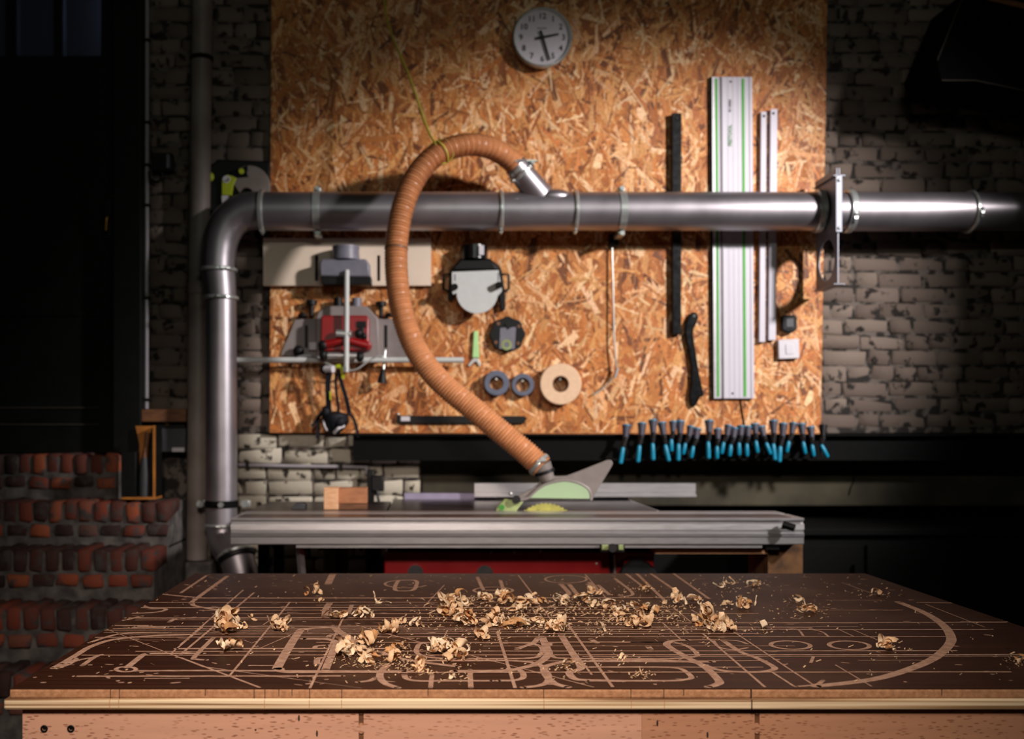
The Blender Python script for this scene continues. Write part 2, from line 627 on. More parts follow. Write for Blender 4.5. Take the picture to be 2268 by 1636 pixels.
slab('floor', XL, XRR, -2.6, 5.3, -0.1, 0.0, M_floor, 'dusty dark workshop floor under the bench')
slab('ceiling', XL, XRR, -2.6, 5.3, ZC, ZC + 0.1, M_plaster_dark, 'dark workshop ceiling above the frame')
slab('wall_right', XRR, XRR + 0.1, -2.6, 5.3, 0, ZC, M_plaster_dark, 'dark side wall out of frame at the right')
slab('wall_shade_pier', XR, XRR, 3.60, 5.3, 0, ZC, M_plaster_dark, 'unseen dark pier beyond the right edge, added to shade the brick wall')  # added out of view, shaped so its shadow darkens the wall's right end
slab('wall_left', XL - 0.1, XL, -2.6, 5.3, 0, ZC, M_plaster_dark, 'dark side wall beyond the door')
slab('wall_front', XL, XRR, -2.7, -2.6, 0, ZC, M_plaster_dark, 'dark wall behind the viewer')

wb = thing('wall_back', 'whitewashed brick wall with dark crumbling joints behind the ducting', 'wall', (0.6, YW, 0), kind='structure')
XJ = -1.285           # jamb: right side of the doorway
w = MB()
w.box(XJ, XR, YW, 5.05, 1.205, ZC)
w.box(XJ, -0.05, YW, 5.05, 0, 1.205)
w.build('mortar', M_white_mortar, wb, smooth=False)
wr = MB().box(-0.05, XR, 4.80, 5.15, P(0, 1122, 4.8).z, 1.205).build('wall_recess', M_concrete, smooth=False)
wr['label'] = 'grey-green concrete wall in the low recess under the black beam'
structure(wr)
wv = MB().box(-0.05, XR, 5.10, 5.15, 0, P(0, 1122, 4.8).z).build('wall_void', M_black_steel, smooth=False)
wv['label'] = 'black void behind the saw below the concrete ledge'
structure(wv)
# cracked ledge standing in the recess
ld = thing('trim_1', 'low cracked concrete ledge in the recess right of the saw', 'ledge', (1.2, 4.75, 0.85), kind='structure')
MB().box(-0.045, XR - .002, 4.745, 4.7995, P(0, 1121, 4.745).z, P(0, 1053, 4.745).z).build('ledge_body', M_concrete, ld, smooth=False, bevel=0.010)
ck = [P(1892, 1054, 4.743), P(1890, 1068, 4.743), P(1884, 1080, 4.743), P(1880, 1096, 4.743)]
MB().tube(ck, 0.003, 6).build('crack', M_black_steel, ld)

# brick pieces ------------------------------------------------------
def brick_mesh(name, w, d, h, seed, m, bev=0.006, jit=0.003):
    r = random.Random(seed)
    bm = bmesh.new()
    bmesh.ops.create_cube(bm, size=1.0)
    for v in bm.verts:
        v.co.x *= w
        v.co.y *= d
        v.co.z *= h
    bmesh.ops.bevel(bm, geom=list(bm.edges), offset=bev, segments=1, affect='EDGES')
    for v in bm.verts:
        v.co += Vector((r.uniform(-jit, jit), r.uniform(-jit, jit), r.uniform(-jit, jit)))
    me = bpy.data.meshes.new(name)
    bm.to_mesh(me)
    bm.free()
    me.polygons.foreach_set('use_smooth', [True] * len(me.polygons))
    me.materials.append(m)
    return me


def put(name, me, parent, loc, rot=(0, 0, 0), scale=(1, 1, 1)):
    o = bpy.data.objects.new(name, me)
    COL.objects.link(o)
    o.parent = parent
    o.location = Vector(loc) - Vector(parent['_w'])
    o.rotation_euler = rot
    o.scale = scale
    return o


CH = 0.0705
long_b = [brick_mesh('brick', 0.203, 0.05, 0.069, 100 + k, M_white_brick, 0.010, 0.0055) for k in range(7)]
short_b = [brick_mesh('brick', 0.103, 0.05, 0.069, 200 + k, M_white_brick, 0.010, 0.0055) for k in range(5)]
n_wall = 0


long_c = [brick_mesh('brick', 0.203, 0.05, 0.069, 140 + k, M_pale_brick, 0.010, 0.0055) for k in range(5)]
short_c = [brick_mesh('brick', 0.103, 0.05, 0.069, 240 + k, M_pale_brick, 0.010, 0.0055) for k in range(4)]


def lay(x0, x1, z0, z1, lb=None, sb=None):
    global n_wall
    row = 0
    z = z1 - CH / 2
    while z > z0:
        x = x0 - rng.uniform(0, 0.15)
        while x < x1:
            L_ = 0.206 if rng.random() < 0.62 else 0.106
            me = rng.choice((lb or long_b) if L_ > 0.15 else (sb or short_b))
            a_, b2 = max(x, x0), min(x + L_, x1)
            if b2 - a_ > 0.03:
                sx = (b2 - a_) / L_
                put('brick', me, wb, ((a_ + b2) / 2, YW + 0.0195 + rng.uniform(-0.002, 0.003), z + rng.uniform(-0.003, 0.003)),
                    (0, rng.uniform(-0.012, 0.012), 0), (sx, 1, rng.uniform(0.95, 1.04)))
                n_wall += 1
            x += L_
        z -= CH


lay(-1.275, -0.70, 1.205, 3.20)
lay(1.735, 2.72, 1.205, 3.20)
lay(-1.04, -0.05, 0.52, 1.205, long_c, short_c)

# black steel beam under the board
bz1, bz0 = P(0, 961, 4.60).z, P(0, 1017, 4.60).z
bmr = thing('steel_beam', 'long black steel beam under the chipboard panel', 'beam', (1.0, 4.6, bz0), kind='structure')
x0, x1 = P(782, 0, 4.60).x, XR - 0.005
MB().box(x0, x1, 4.600, 4.612, bz0, bz1).build('web', M_black_steel, bmr, smooth=False)
MB().box(x0, x1, 4.565, 4.688, bz1 - 0.008, bz1).build('flange', M_black_steel, bmr, smooth=False)
MB().box(x0, x1, 4.580, 4.688, bz0 - 0.004, bz0 + 0.004).build('flange', M_black_steel, bmr, smooth=False)

# dark low cupboard at right, only a faint rim shows
cb = thing('low_cupboard', 'dark low cupboard in the shadow right of the sliding saw', 'cupboard', (1.85, 4.4, 0))
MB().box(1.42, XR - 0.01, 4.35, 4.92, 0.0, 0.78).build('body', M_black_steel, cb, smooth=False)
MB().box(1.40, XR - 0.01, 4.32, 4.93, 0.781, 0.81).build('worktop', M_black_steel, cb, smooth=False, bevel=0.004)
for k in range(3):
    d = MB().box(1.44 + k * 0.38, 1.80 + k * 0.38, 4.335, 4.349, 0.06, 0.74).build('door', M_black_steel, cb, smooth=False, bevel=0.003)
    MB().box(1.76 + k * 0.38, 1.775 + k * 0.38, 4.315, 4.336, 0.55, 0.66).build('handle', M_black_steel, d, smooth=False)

# door --------------------------------------------------------------
dz = P(0, 1002, 4.72).z
dr = thing('door_1', 'dark green panelled door with small frosted panes at the top', 'door', (-1.9, 4.72, dz), kind='structure')
Yd = 4.72


def DX(px):
    return P(px, 0, Yd).x


def DZ(py):
    return P(0, py, Yd).z


xl, xr = DX(-180), DX(263)
body = MB()
body.box(xl, xr, Yd, Yd + 0.045, dz, DZ(124))
for x0, x1 in ((xl, DX(-66)), (DX(13), DX(36)), (DX(119), DX(139)), (DX(224), xr)):
    body.box(x0, x1, Yd, Yd + 0.045, DZ(124), DZ(-260))
body.box(xl, xr, Yd, Yd + 0.045, DZ(-260), DZ(-330))
body.build('leaf', M_door, dr, smooth=False)
for x0, x1 in ((-66, 13), (36, 119), (139, 224)):
    MB().box(DX(x0), DX(x1), Yd + 0.018, Yd + 0.024, DZ(124), DZ(-260)).build('pane', M_frosted, dr, smooth=False)
for py in (903, 940):
    MB().box(xl + .05, DX(222), Yd - 0.010, Yd, DZ(py + 2), DZ(py - 2)).build('moulding', M_moulding, dr, smooth=False, bevel=0.003)
MB().box(xl + .05, DX(222), Yd - 0.008, Yd, DZ(700), DZ(690)).build('moulding', M_door, dr, smooth=False, bevel=0.003)
MB().box(DX(262), DX(266), Yd - 0.012, Yd + 0.02, dz, DZ(-260)).build('edge_strip', M_door_edge, dr, smooth=False)
hd = MB().box(DX(230), DX(245), Yd - 0.008, Yd, DZ(530), DZ(440)).build('handle_plate', M_black, dr, smooth=False, bevel=0.003)
MB().tube(catmull([P(240, 478, Yd - 0.008), P(240, 480, Yd - 0.05), P(236, 484, Yd - 0.058), P(234, 510, Yd - 0.055)]), 0.007, 8).build('handle', M_brass, hd)
MB().ball(P(246, 434, Yd - 0.004), 0.006).build('keyhole_cover', M_brass, dr)
# jamb: the black post at the right of the door
jb = MB().box(DX(268), XJ, 4.60, 4.74, dz - 0.0, ZC).build('trim_2', M_door, smooth=False, bevel=0.004)
jb['label'] = 'black door jamb between door and brick wall'
structure(jb)
ov = MB().box(XL, XJ, 4.80, 4.95, 3.4, ZC).build('wall_over_door', M_plaster_dark, smooth=False)
structure(ov)
ul = MB().box(XL, XJ, 4.80, 4.95, 0, dz).build('wall_under_door', M_grey_mortar, smooth=False)
structure(ul)
bk = MB().box(XL, XJ, 5.5, 5.6, 0, ZC).build('wall_outside', M_concrete, smooth=False)
structure(bk)
area('dusk_outside', (-1.35, 5.35, 3.35), (-1.6, 4.72, 3.05), 0.6, 0.35, 0.35, (0.72, 0.78, 1.0))

# stairs ------------------------------------------------------------
st = thing('brick_stairs', 'worn red brick steps with grey mortar below the dark door', 'stairs', (-1.7, 4.2, 0), kind='structure')
SX0, SX1 = -2.45, -1.085
steps = [(dz - 0.004, 4.56), (0.925, 4.30), (0.752, 4.07), (0.563, 3.85), (0.375, 3.61)]
core = MB()
for i, (z, y) in enumerate(steps):
    xr_ = SX1 if i else -1.38
    core.box(SX0 + .01, xr_ - 0.004, y + 0.010, 4.79 if i == 0 else 4.795, 0.0 if i == len(steps) - 1 else steps[i + 1][0] - 0.02, z - 0.012)
core.build('mortar_core', M_grey_mortar, st, smooth=False)
hb = [brick_mesh('brick', 0.053, 0.20, 0.086, 300 + k, M_red_brick, 0.009, 0.004) for k in range(6)]
fb = [brick_mesh('brick', 0.086, 0.12, 0.050, 320 + k, M_red_brick, 0.008, 0.004) for k in range(6)]
for i, (z, y) in enumerate(steps):
    xr_ = SX1 if i else -1.38
    x = xr_ - 0.028
    while x > -2.08:
        put('brick', rng.choice(hb), st, (x, y + 0.10 + rng.uniform(-0.006, 0.006), z - 0.043 + rng.uniform(-0.005, 0.003)), (rng.uniform(-.03, .03), rng.uniform(-.05, .05), rng.uniform(-.02, .02)))
        x -= 0.0625 + rng.uniform(-0.002, 0.003)
    z2 = z - 0.086 - 0.012 - 0.025
    x = xr_ - 0.05
    while x > -2.08:
        put('brick', rng.choice(fb), st, (x, y + 0.061 + rng.uniform(-0.005, 0.004), z2 + rng.uniform(-0.004, 0.004)), (0, rng.uniform(-.03, .03), 0))
        x -= 0.0975 + rng.uniform(-0.003, 0.004)

# ------------------------------------------------------------------ OSB panel on the wall
YO = 4.650
bd = thing('osb_panel', 'large orange-brown strand board panel on the brick wall holding the tools', 'board', (0.52, YO, P(0, 960, YO).z), kind='structure')
c = [P(597, 958, YO), P(1818, 963, YO), P(1834, -95, YO), P(601, -95, YO)]
MB().prism([(p.x, p.z) for p in c], YO + 0.0015, YO + 0.019).build('panel', M_osb_edge, bd, smooth=False)
flv, flf, flc = [], [], []
pal = [(208, 146, 86), (196, 122, 62), (186, 110, 52), (226, 172, 122), (170, 98, 46), (204, 138, 78), (236, 192, 146), (144, 82, 40), (192, 118, 58), (218, 158, 102), (114, 64, 32)]
pal = [tuple(lin(v) for v in q) for q in pal]
o0 = Vector(bd['_w'])
zlo, zhi = c[0].z, c[2].z
for k in range(9600):
    z = rng.uniform(zlo, zhi)
    t = (z - zlo) / (zhi - zlo)
    xa, xb = c[0].x * (1 - t) + c[3].x * t, c[1].x * (1 - t) + c[2].x * t
    x = rng.uniform(xa, xb)
    big = rng.random()
    L_ = rng.uniform(0.04, 0.10) if big < 0.55 else rng.uniform(0.09, 0.17)
    W_ = rng.uniform(0.005, 0.015) if big < 0.55 else rng.uniform(0.012, 0.027)
    if k > 7000 and rng.random() < 0.45:
        L_, W_ = rng.uniform(0.05, 0.13), rng.uniform(0.016, 0.038)
    an = rng.gauss(math.pi / 2, 0.62) if rng.random() < 0.75 else rng.uniform(0, math.pi)
    ca, sa = math.cos(an), math.sin(an)
    y = YO - rng.uniform(0.0, 0.0006) + 0.0012
    ty = rng.uniform(-0.0006, 0.0006)
    col = pal[min(len(pal) - 1, int(rng.random() ** 1.1 * len(pal)))]
    g = rng.uniform(0.82, 1.12)
    pts = [(-0.5, -0.1), (-0.44, -0.5), (0.46, -0.48), (0.5, 0.1), (0.47, 0.5), (-0.46, 0.48)]
    base = len(flv)
    for u, v in pts:
        u2 = u * L_ * rng.uniform(0.9, 1.06)
        v2 = v * W_ * rng.uniform(0.85, 1.1)
        px_, pz_ = x + u2 * ca - v2 * sa, z + u2 * sa + v2 * ca
        px_ = min(max(px_, xa), xb)
        pz_ = min(max(pz_, zlo), zhi)
        flv.append(Vector((px_, y + ty * (v * 2), pz_)) - o0)
    flf.append(tuple(range(base, base + 6)))
    flc.append((col[0] * g, col[1] * g * rng.uniform(.95, 1.05), col[2] * g, 1.0))
me = bpy.data.meshes.new('strand')
me.from_pydata(flv, [], flf)
ca_ = me.color_attributes.new('Col', 'FLOAT_COLOR', 'CORNER')
arr = np.repeat(np.array(flc, dtype=np.float32), 6, axis=0)
ca_.data.foreach_set('color', arr.ravel())
me.materials.append(M_osb)
fo = bpy.data.objects.new('wood_strands', me)
COL.objects.link(fo)
fo.parent = bd
fo['kind'] = 'stuff'

# ------------------------------------------------------------------ ducting
YP = 4.50
RP = 0.083


def X(px, Y=YP):
    return (px - CX) * Y / F


def Z(py, Y=YP):
    return HC - (py - CY) * Y / F


dz0 = Z(468)
du = thing('dust_duct', 'long horizontal galvanised extraction duct crossing the wall panel', 'duct', (X(1200), YP, dz0))


def hpipe(px0, px1, r=RP, name='pipe', parent=du):
    return MB().tube([(X(px0), YP, dz0), (X(px1), YP, dz0)], r, 48, caps=False).build(name, M_duct, parent)


def clamp_ring(c, axis, R, parent, bolt_dir=None, wdt=0.016):
    o = MB().ring(c, axis, R, R + 0.010, wdt, 48, 0.004).build('clamp_ring', M_steel, parent)
    if bolt_dir is not None:
        d = Vector(bolt_dir).normalized()
        p = Vector(c) + d * (R + 0.012)
        t = d.cross(Vector(axis).normalized())
        b = MB().cyl(p - t * 0.02, p + t * 0.02, 0.006, n=10)
        b.box(p.x - .006, p.x + .006, p.y - .006, p.y + .006, p.z - .006, p.z + .006)
        b.build('bolt', M_steel, o)
    return o


hpipe(583, 1108)
hpipe(1108, 1273, RP * 1.005)
hpipe(1273, 1808)
clamp_ring((X(581), YP, dz0), (1, 0, 0), RP, du, (0, -0.2, -1), 0.022)
clamp_ring((X(1109), YP, dz0), (1, 0, 0), RP, du, (0, -0.3, -1))
clamp_ring((X(1273), YP, dz0), (1, 0, 0), RP, du, (0, -0.3, -1))
for px in (703, 1376):
    br = MB().ring((X(px), YP, dz0), (1, 0, 0), RP, RP + 0.004, 0.030, 48).build('pipe_bracket', M_steel, du)
    for s in (-1, 1):
        q = MB().box(X(px) - .015, X(px) + .015, YP - 0.004, YP + 0.10, dz0 + s * (RP + 0.003), dz0 + s * (RP + 0.022))
        q.build('ear', M_steel, br, bevel=0.003)
        MB().cyl((X(px), YP - 0.022, dz0 + s * (RP + 0.014)), (X(px), YP + 0.02, dz0 + s * (RP + 0.014)), 0.010, n=6).build('bolt', M_steel, br)
# Y branch
p0, p1 = P(1205, 445, YP), P(1141, 365, 4.44)
ax = (p1 - p0).normalized()
MB().tube([p0, p1], [0.062, 0.050], 32, caps=False).build('branch_pipe', M_duct, du)
sd = MB()
sd.ball(P(1225, 440, YP), 0.072, 1.25, 1.05, 0.55, 24, 12)
sd.build('branch_saddle', M_duct, du)
cr_ = clamp_ring(p0.lerp(p1, 0.80), ax, 0.051, du, (0.8, -0.5, 0.5))
MB().box(*sum([[v - .004, v + .004] for v in ()], []), *(lambda p: (p.x - .005, p.x + .04, p.y - .03, p.y + .0, p.z + .0, p.z + .006))(p0.lerp(p1, 0.83) + Vector((0.03, 0, 0.035)))).build('clamp_tab', M_steel, cr_)

# elbow and drop pipe
ve = thing('duct_elbow_drop', 'vertical galvanised drop duct with elbow at the left end', 'duct', (X(490), YP, 0.6))
pts = catmull([(X(583), YP, Z(467)), (X(560), YP, Z(467)), (X(532), YP, Z(474)), (X(506), YP, Z(494)), (X(490), YP, Z(526)), (X(484), YP, Z(560)), (X(482), YP, Z(600))], 7)
n = len(pts)
MB().tube(pts, [RP + (0.074 - RP) * i / (n - 1) for i in range(n)], 48, caps=False).build('elbow', M_duct, ve)
va, vb = Vector((X(483), YP, Z(598))), Vector((X(489), YP, Z(660)))
MB().tube([va, vb], [0.074, 0.067], 40, caps=False).build('reducer', M_duct, ve)
vc = Vector((X(491), YP, Z(1162)))
MB().tube([vb, vc], 0.0675, 40, caps=False).build('pipe', M_duct, ve)
clamp_ring(va, (0, 0, 1), 0.074, ve, (0.6, -1, 0))
clamp_ring(vb, (0, 0, 1), 0.067, ve, (0.25, -1, 0))
clamp_ring(vc, (0, 0, 1), 0.067, ve, (0.15, -1, 0), 0.012)
wbz = Z(1115)
bb = MB().ring((X(491), YP, wbz), (0, 0, 1), 0.0675, 0.072, 0.030, 40).build('wall_bracket', M_black_steel, ve)
for px in (445, 543):
    MB().box(X(px) - .02, X(px) + .02, YP + 0.02, YP + 0.028, wbz - .014, wbz + .014).build('ear', M_steel, bb)
    MB().cyl((X(px), YP - 0.02, wbz), (X(px), YP + 0.03, wbz), 0.016, n=8).build('bolt', M_steel, bb)
MB().cyl((X(497), YP - 0.085, wbz), (X(497), YP - 0.06, wbz), 0.012, n=8).build('bolt', M_steel, bb)
pts = catmull([vc, P(494, 1190, 4.49), P(503, 1212, 4.46), P(521, 1236, 4.42)], 6)
MB().tube(pts, [0.067] * len(pts), 40, caps=False).build('lower_elbow', M_duct, ve)
e0, e1 = P(522, 1226, 4.43), P(552, 1330, 4.36)
clamp_ring(e0, e1 - e0, 0.072, ve, (-0.3, -1, 0.3))
MB().tube([e0, e1], 0.072, 40, caps=False).build('lower_pipe', M_duct, ve)
MB().ring(e0 + (e1 - e0) * 0.06, e1 - e0, 0.072, 0.081, 0.03, 40, 0.004).build('rubber_sleeve', M_black, ve)

# right-hand duct and slide gate
rd = thing('dust_duct', 'short galvanised duct running to the right wall beyond the slide gate', 'duct', (X(2050), YP, dz0))
MB().tube([(X(1882), YP, dz0 - .002), (X(2146), YP, dz0 - .002)], RP, 48, caps=False).build('pipe', M_duct, rd)
MB().tube([(X(2146), YP, dz0 - .002), (XR - 0.002, YP, dz0 - .002)], RP * 0.99, 48, caps=False).build('pipe', M_duct, rd)
clamp_ring((X(2146), YP, dz0 - .002), (1, 0, 0), RP, rd, (0.1, -1, -0.2))
XG = 1.703
sg = thing('slide_gate', 'metal slide gate with round opening between the two ducts', 'blast gate', (XG, 4.465, Z(640)))


def gate_plate(x0, x1, y0, y1, z0, z1, hole_c, hole_r, n=40):
    """flat plate facing x with a round hole"""
    mb = MB()
    cy, cz = hole_c
    out, inn = [], []
    for k in range(n):
        a = 2 * math.pi * k / n
        dy, dzz = math.cos(a), math.sin(a)
        ts = []
        if dy > 1e-6: ts.append((y1 - cy) / dy)
        if dy < -1e-6: ts.append((y0 - cy) / dy)
        if dzz > 1e-6: ts.append((z1 - cz) / dzz)
        if dzz < -1e-6: ts.append((z0 - cz) / dzz)
        t = min(ts)
        out.append((cy + dy * t, cz + dzz * t))
        inn.append((cy + dy * hole_r, cz + dzz * hole_r))
    for (yc, zc) in ((y0, z0), (y0, z1), (y1, z0), (y1, z1)):
        k = min(range(n), key=lambda i: (out[i][0] - yc) ** 2 + (out[i][1] - zc) ** 2)
        out[k] = (yc, zc)
    vs = [(x, y, z) for x in (x0, x1) for y, z in out] + [(x, y, z) for x in (x0, x1) for y, z in inn]
    fs = []
    for k in range(n):
        j = (k + 1) % n
        fs += [(k, j, 2 * n + j, 2 * n + k), (n + k, 3 * n + k, 3 * n + j, n + j), (k, n + k, n + j, j), (2 * n + k, 2 * n + j, 3 * n + j, 3 * n + k)]
    return mb.add(vs, fs)


gate_plate(XG - 0.002, XG + 0.002, 4.345, 4.590, HC + 0.598, HC + 1.052, (4.467, HC + 0.716), 0.088).build('slide_plate', M_gate, sg, smooth=False)
for z in (HC + 0.598, HC + 1.052):
    MB().box(XG - 0.018, XG + 0.030, 4.345, 4.590, z - 0.0015, z + 0.0015).build('lip', M_gate, sg, smooth=False)
for s in (-1, 1):
    gate_plate(XG + s * 0.005 - .0015, XG + s * 0.005 + .0015, 4.345, 4.590, Z(512), Z(392), (YP - 0.02, dz0), 0.075).build('frame_plate', M_gate, sg, smooth=False)
es = MB().box(XG - 0.013, XG + 0.014, 4.336, 4.345, HC + (945 - 514) * 4.34 / F, HC + (945 - 389) * 4.34 / F).build('end_strip', M_gate, sg, bevel=0.002)
for py in (399, 505):
    MB().ball((XG, 4.335, Z(py, 4.335)), 0.007).build('rivet', M_steel, es)
for s, px in ((-1, 1811), (1, 1878)):
    MB().tube([(XG + s * 0.006, YP, dz0), (X(px), YP, dz0)], [0.076, 0.080], 40, caps=False).build('collar', M_duct if s > 0 else M_black, sg)
    clamp_ring((X(px), YP, dz0), (1, 0, 0), RP, sg, (0.0, -1, -0.5), 0.03)

# flexible hose -----------------------------------------------------
hp = [(1150, 377, 4.447), (1128, 353, 4.42), (1092, 330, 4.37), (1045, 320, 4.31), (995, 329, 4.26), (950, 356, 4.22), (915, 402, 4.18), (892, 460, 4.15), (879, 530, 4.13), (878, 600, 4.11), (887, 675, 4.09), (908, 745, 4.07), (940, 803, 4.04), (984, 853, 4.01), (1044, 902, 3.98), (1103, 951, 3.95), (1160, 998, 3.93), (1200, 1034, 3.912)]
ctr = catmull([P(*q) for q in hp], 30)
acc = [0.0]
for i in range(1, len(ctr)):
    acc.append(acc[-1] + (ctr[i] - ctr[i - 1]).length)
tot = acc[-1]
ns = int(tot / 0.0027)
res, rad, j = [], [], 0
for k in range(ns + 1):
    s = tot * k / ns
    while j < len(acc) - 2 and acc[j + 1] < s:
        j += 1
    res.append(ctr[j].lerp(ctr[j + 1], (s - acc[j]) / max(1e-9, acc[j + 1] - acc[j])))
    rad.append(0.0435 + 0.0034 * math.cos(2 * math.pi * s / 0.0120))
ho = thing('extraction_hose', 'tan ribbed flexible hose looping from the duct down to the saw guard', 'hose', res[-1])
MB().tube(res, rad, 26).build('ribbed_tube', M_hose, ho)
kj = min(range(len(ctr)), key=lambda i: (ctr[i] - P(879, 552, 4.125)).length)
MB().ring(ctr[kj], ctr[kj + 1] - ctr[kj - 1], 0.0435, 0.0472, 0.008, 36, 0.001).build('joint_band', M_hose_dark, ho)
for q in (-6, 8):
    i = q if q > 0 else len(ctr) + q
    o = MB().ring(ctr[i], ctr[min(i + 1, len(ctr) - 1)] - ctr[i - 1], 0.044, 0.049, 0.014, 36, 0.001).build('hose_clip', M_steel, ho)
    MB().cyl(ctr[i] + Vector((-0.012, -0.049, 0.012)), ctr[i] + Vector((0.022, -0.049, 0.018)), 0.007, n=8).build('screw', M_steel, o)

sr = thing('string', 'thin yellow-green string tying the hose up to the ceiling', 'string', P(968, 335, 4.235))
MB().tube(catmull([P(842, -60, 4.45), P(862, 60, 4.42), P(905, 165, 4.36), P(945, 280, 4.28), P(966, 322, 4.21)], 8), 0.0048, 8).build('line', M_string, sr)
ks = min(range(len(ctr)), key=lambda i: (ctr[i] - P(976, 338, 4.245)).length)
for off in (-3, 0, 3):
    i = ks + off
    MB().ring(ctr[i], ctr[i + 1] - ctr[i - 1] + Vector((0, off * .004, 0)), 0.0455, 0.0500, 0.006, 36).build('loop', M_string, sr)

# ------------------------------------------------------------------ left of the board
dp = thing('downpipe', 'painted vertical downpipe between the door and the duct', 'pipe', P(437, 1238, 4.61))
MB().tube([P(450, -120, 4.61), P(440, 640, 4.61), P(436, 1238, 4.61)], 0.046, 28).build('pipe', M_downpipe, dp)
MB().ring(P(441, 640, 4.61), (0, 0, 1), 0.046, 0.052, 0.05, 28, 0.003).build('socket', M_downpipe, dp)
MB().ring(P(447, 130, 4.61), (0, 0, 1), 0.046, 0.051, 0.02, 28, 0.003).build('bracket', M_black_steel, dp)
MB().box(*(lambda a, b: (a.x, b.x, 4.54, 4.685, b.z - .3, a.z))(P(413, 1244, 4.56), P(470, 1280, 4.56))).build('base_block', M_grey_mortar, dp, bevel=0.006)

cd = thing('conduit', 'thin white cable conduit running up beside the door jamb', 'conduit', P(325, 905, 4.668))
MB().tube([P(326, -80, 4.665), P(325, 905, 4.665)], 0.0095, 14).build('tube', M_conduit, cd)
for py in (90, 272, 366, 455, 660, 885):
    MB().box(*(lambda p: (p.x - .016, p.x + .016, p.y - .013, p.y + .016, p.z - .007, p.z + .007))(P(325, py, 4.665))).build('clip', M_black, cd, bevel=0.002)

jbx = thing('junction_box', 'small black socket box with looped cable beside the white conduit', 'socket', P(356, 380, 4.65))
MB().rpx(336, 338, 381, 378, 4.635, 0.045).build('housing', M_black, jbx, bevel=0.005)
MB().rpx(369, 342, 375, 371, 4.632, 0.01).build('rim', M_grey_plastic, jbx)
MB().tube(catmull([P(357, 378, 4.65), P(360, 392, 4.65), P(347, 403, 4.65), P(333, 396, 4.65), P(330, 380, 4.655)], 6), 0.006, 8).build('cable', M_black, jbx)

# black and lime power tool hanging behind the elbow
pt = thing('power_tool', 'black and lime power tool with round grey guard behind the duct elbow', 'power tool', P(520, 430, 4.63))
Yt = 4.625
MB().ppx([(462, 372), (480, 352), (598, 356), (598, 470), (540, 475), (462, 470)], Yt + 0.02, 0.04).build('body', M_black, pt, bevel=0.008)
cpt = [(552 + 46 * math.cos(a), 412 - 46 * math.sin(a)) for a in [math.radians(-30 + i * 10) for i in range(20)]]
ipt = [(545 + 16 * math.cos(a), 432 - 16 * math.sin(a)) for a in [math.radians(160 - i * 14) for i in range(12)]]
MB().ppx(cpt + ipt, Yt, 0.02).build('guard', M_downpipe, pt, bevel=0.003)
MB().ppx([(504, 386), (524, 394), (516, 412), (512, 432), (491, 432), (491, 395)], Yt - 0.004, 0.02).build('side_panel', M_lime, pt, bevel=0.003)
MB().ppx([(491, 433), (506, 433), (492, 450)], Yt - 0.003, 0.02).build('corner_panel', M_white_plastic, pt)
MB().ppx([(505, 382), (548, 366), (550, 392), (524, 394)], Yt - 0.003, 0.02).build('motor_cap', M_black_gloss, pt, bevel=0.003)
MB().cyl(P(535, 379, Yt - 0.004), P(535, 379, Yt - 0.012), 0.012).build('button', M_lime, pt)
MB().cyl(P(502, 397, Yt - 0.003), P(502, 397, Yt - 0.008), 0.017, n=24).build('badge', M_white_plastic, pt)
MB().ring(P(502, 397, Yt - 0.008), (0, 1, 0), 0.006, 0.010, 0.002, 20).build('badge_ring', M_navy, pt)
for q in ((467, 392), (459, 418)):
    MB().ball(P(q[0], q[1], Yt), 0.018, 0.8, 0.5, 1.1).build('knob', M_lime, pt)

# shelf corner items at lower left
pb = MB().rpx(313, 906, 412, 934, 4.60, 0.085).build('shelf_board', M_wood_dark, bevel=0.003)
tag(pb, 'brown shelf board on the wall above the grey box beside the stairs', 'shelf')
gb = thing('metal_box', 'dark grey wall box with a small white label under the brown shelf', 'box', P(378, 1001, 4.62))
MB().rpx(345, 948, 411, 1001, 4.60, 0.082).build('housing', M_grey_box, gb, bevel=0.004)
MB().rpx(381, 991, 408, 1000, 4.597, 0.004).build('sticker', M_white_plastic, gb)
MB().rpx(366, 938, 374, 948, 4.61, 0.02).build('button', M_brass, gb)
MB().rpx(345, 940, 410, 948, 4.602, 0.07).build('lid', M_black, gb, bevel=0.003)
bx = thing('tool_holder', 'narrow open orange plywood box standing on the top brick step', 'box', P(310, 1106, 4.42))
Yb = 4.34
zb = P(0, 1106, Yb).z
zb = max(zb, 0.9265)
DB = 0.11
xa_, xb_ = P(268, 0, Yb).x, P(344, 0, Yb).x
zt_ = Z(942, Yb)
MB().box(xa_, xb_, Yb, Yb + DB, zb, zb + 0.010).build('bottom', M_orange_ply, bx, bevel=0.002)
MB().box(xb_ - 0.010, xb_, Yb + 0.004, Yb + DB, zb + 0.010, zt_).build('side_panel', M_black, bx, bevel=0.001)
MB().box(xb_ - 0.010, xb_, Yb, Yb + 0.0035, zb + 0.010, zt_).build('edge_band', M_orange_ply, bx)
MB().box(xa_, xa_ + 0.062, Yb, Yb + DB, zb + 0.010, zt_ - 0.11).build('side_panel', M_black, bx, bevel=0.002)
MB().box(xa_, xb_ - 0.0105, Yb + DB - 0.012, Yb + DB, zb + 0.010, zt_ - 0.01).build('back_panel', M_black, bx, bevel=0.001)
MB().ppx([(300, 943), (337, 943), (333, 960), (322, 1000), (314, 1040), (306, 1036), (309, 985)], Yb + 0.06, 0.012).build('divider', M_orange_ply, bx)
bs = thing('bench_brush', 'hand brush with wooden handle and dark bristles in the orange box', 'brush', (P(305, 0, Yb).x, Yb + 0.08, zb + 0.0125))
hx = P(318, 0, Yb).x
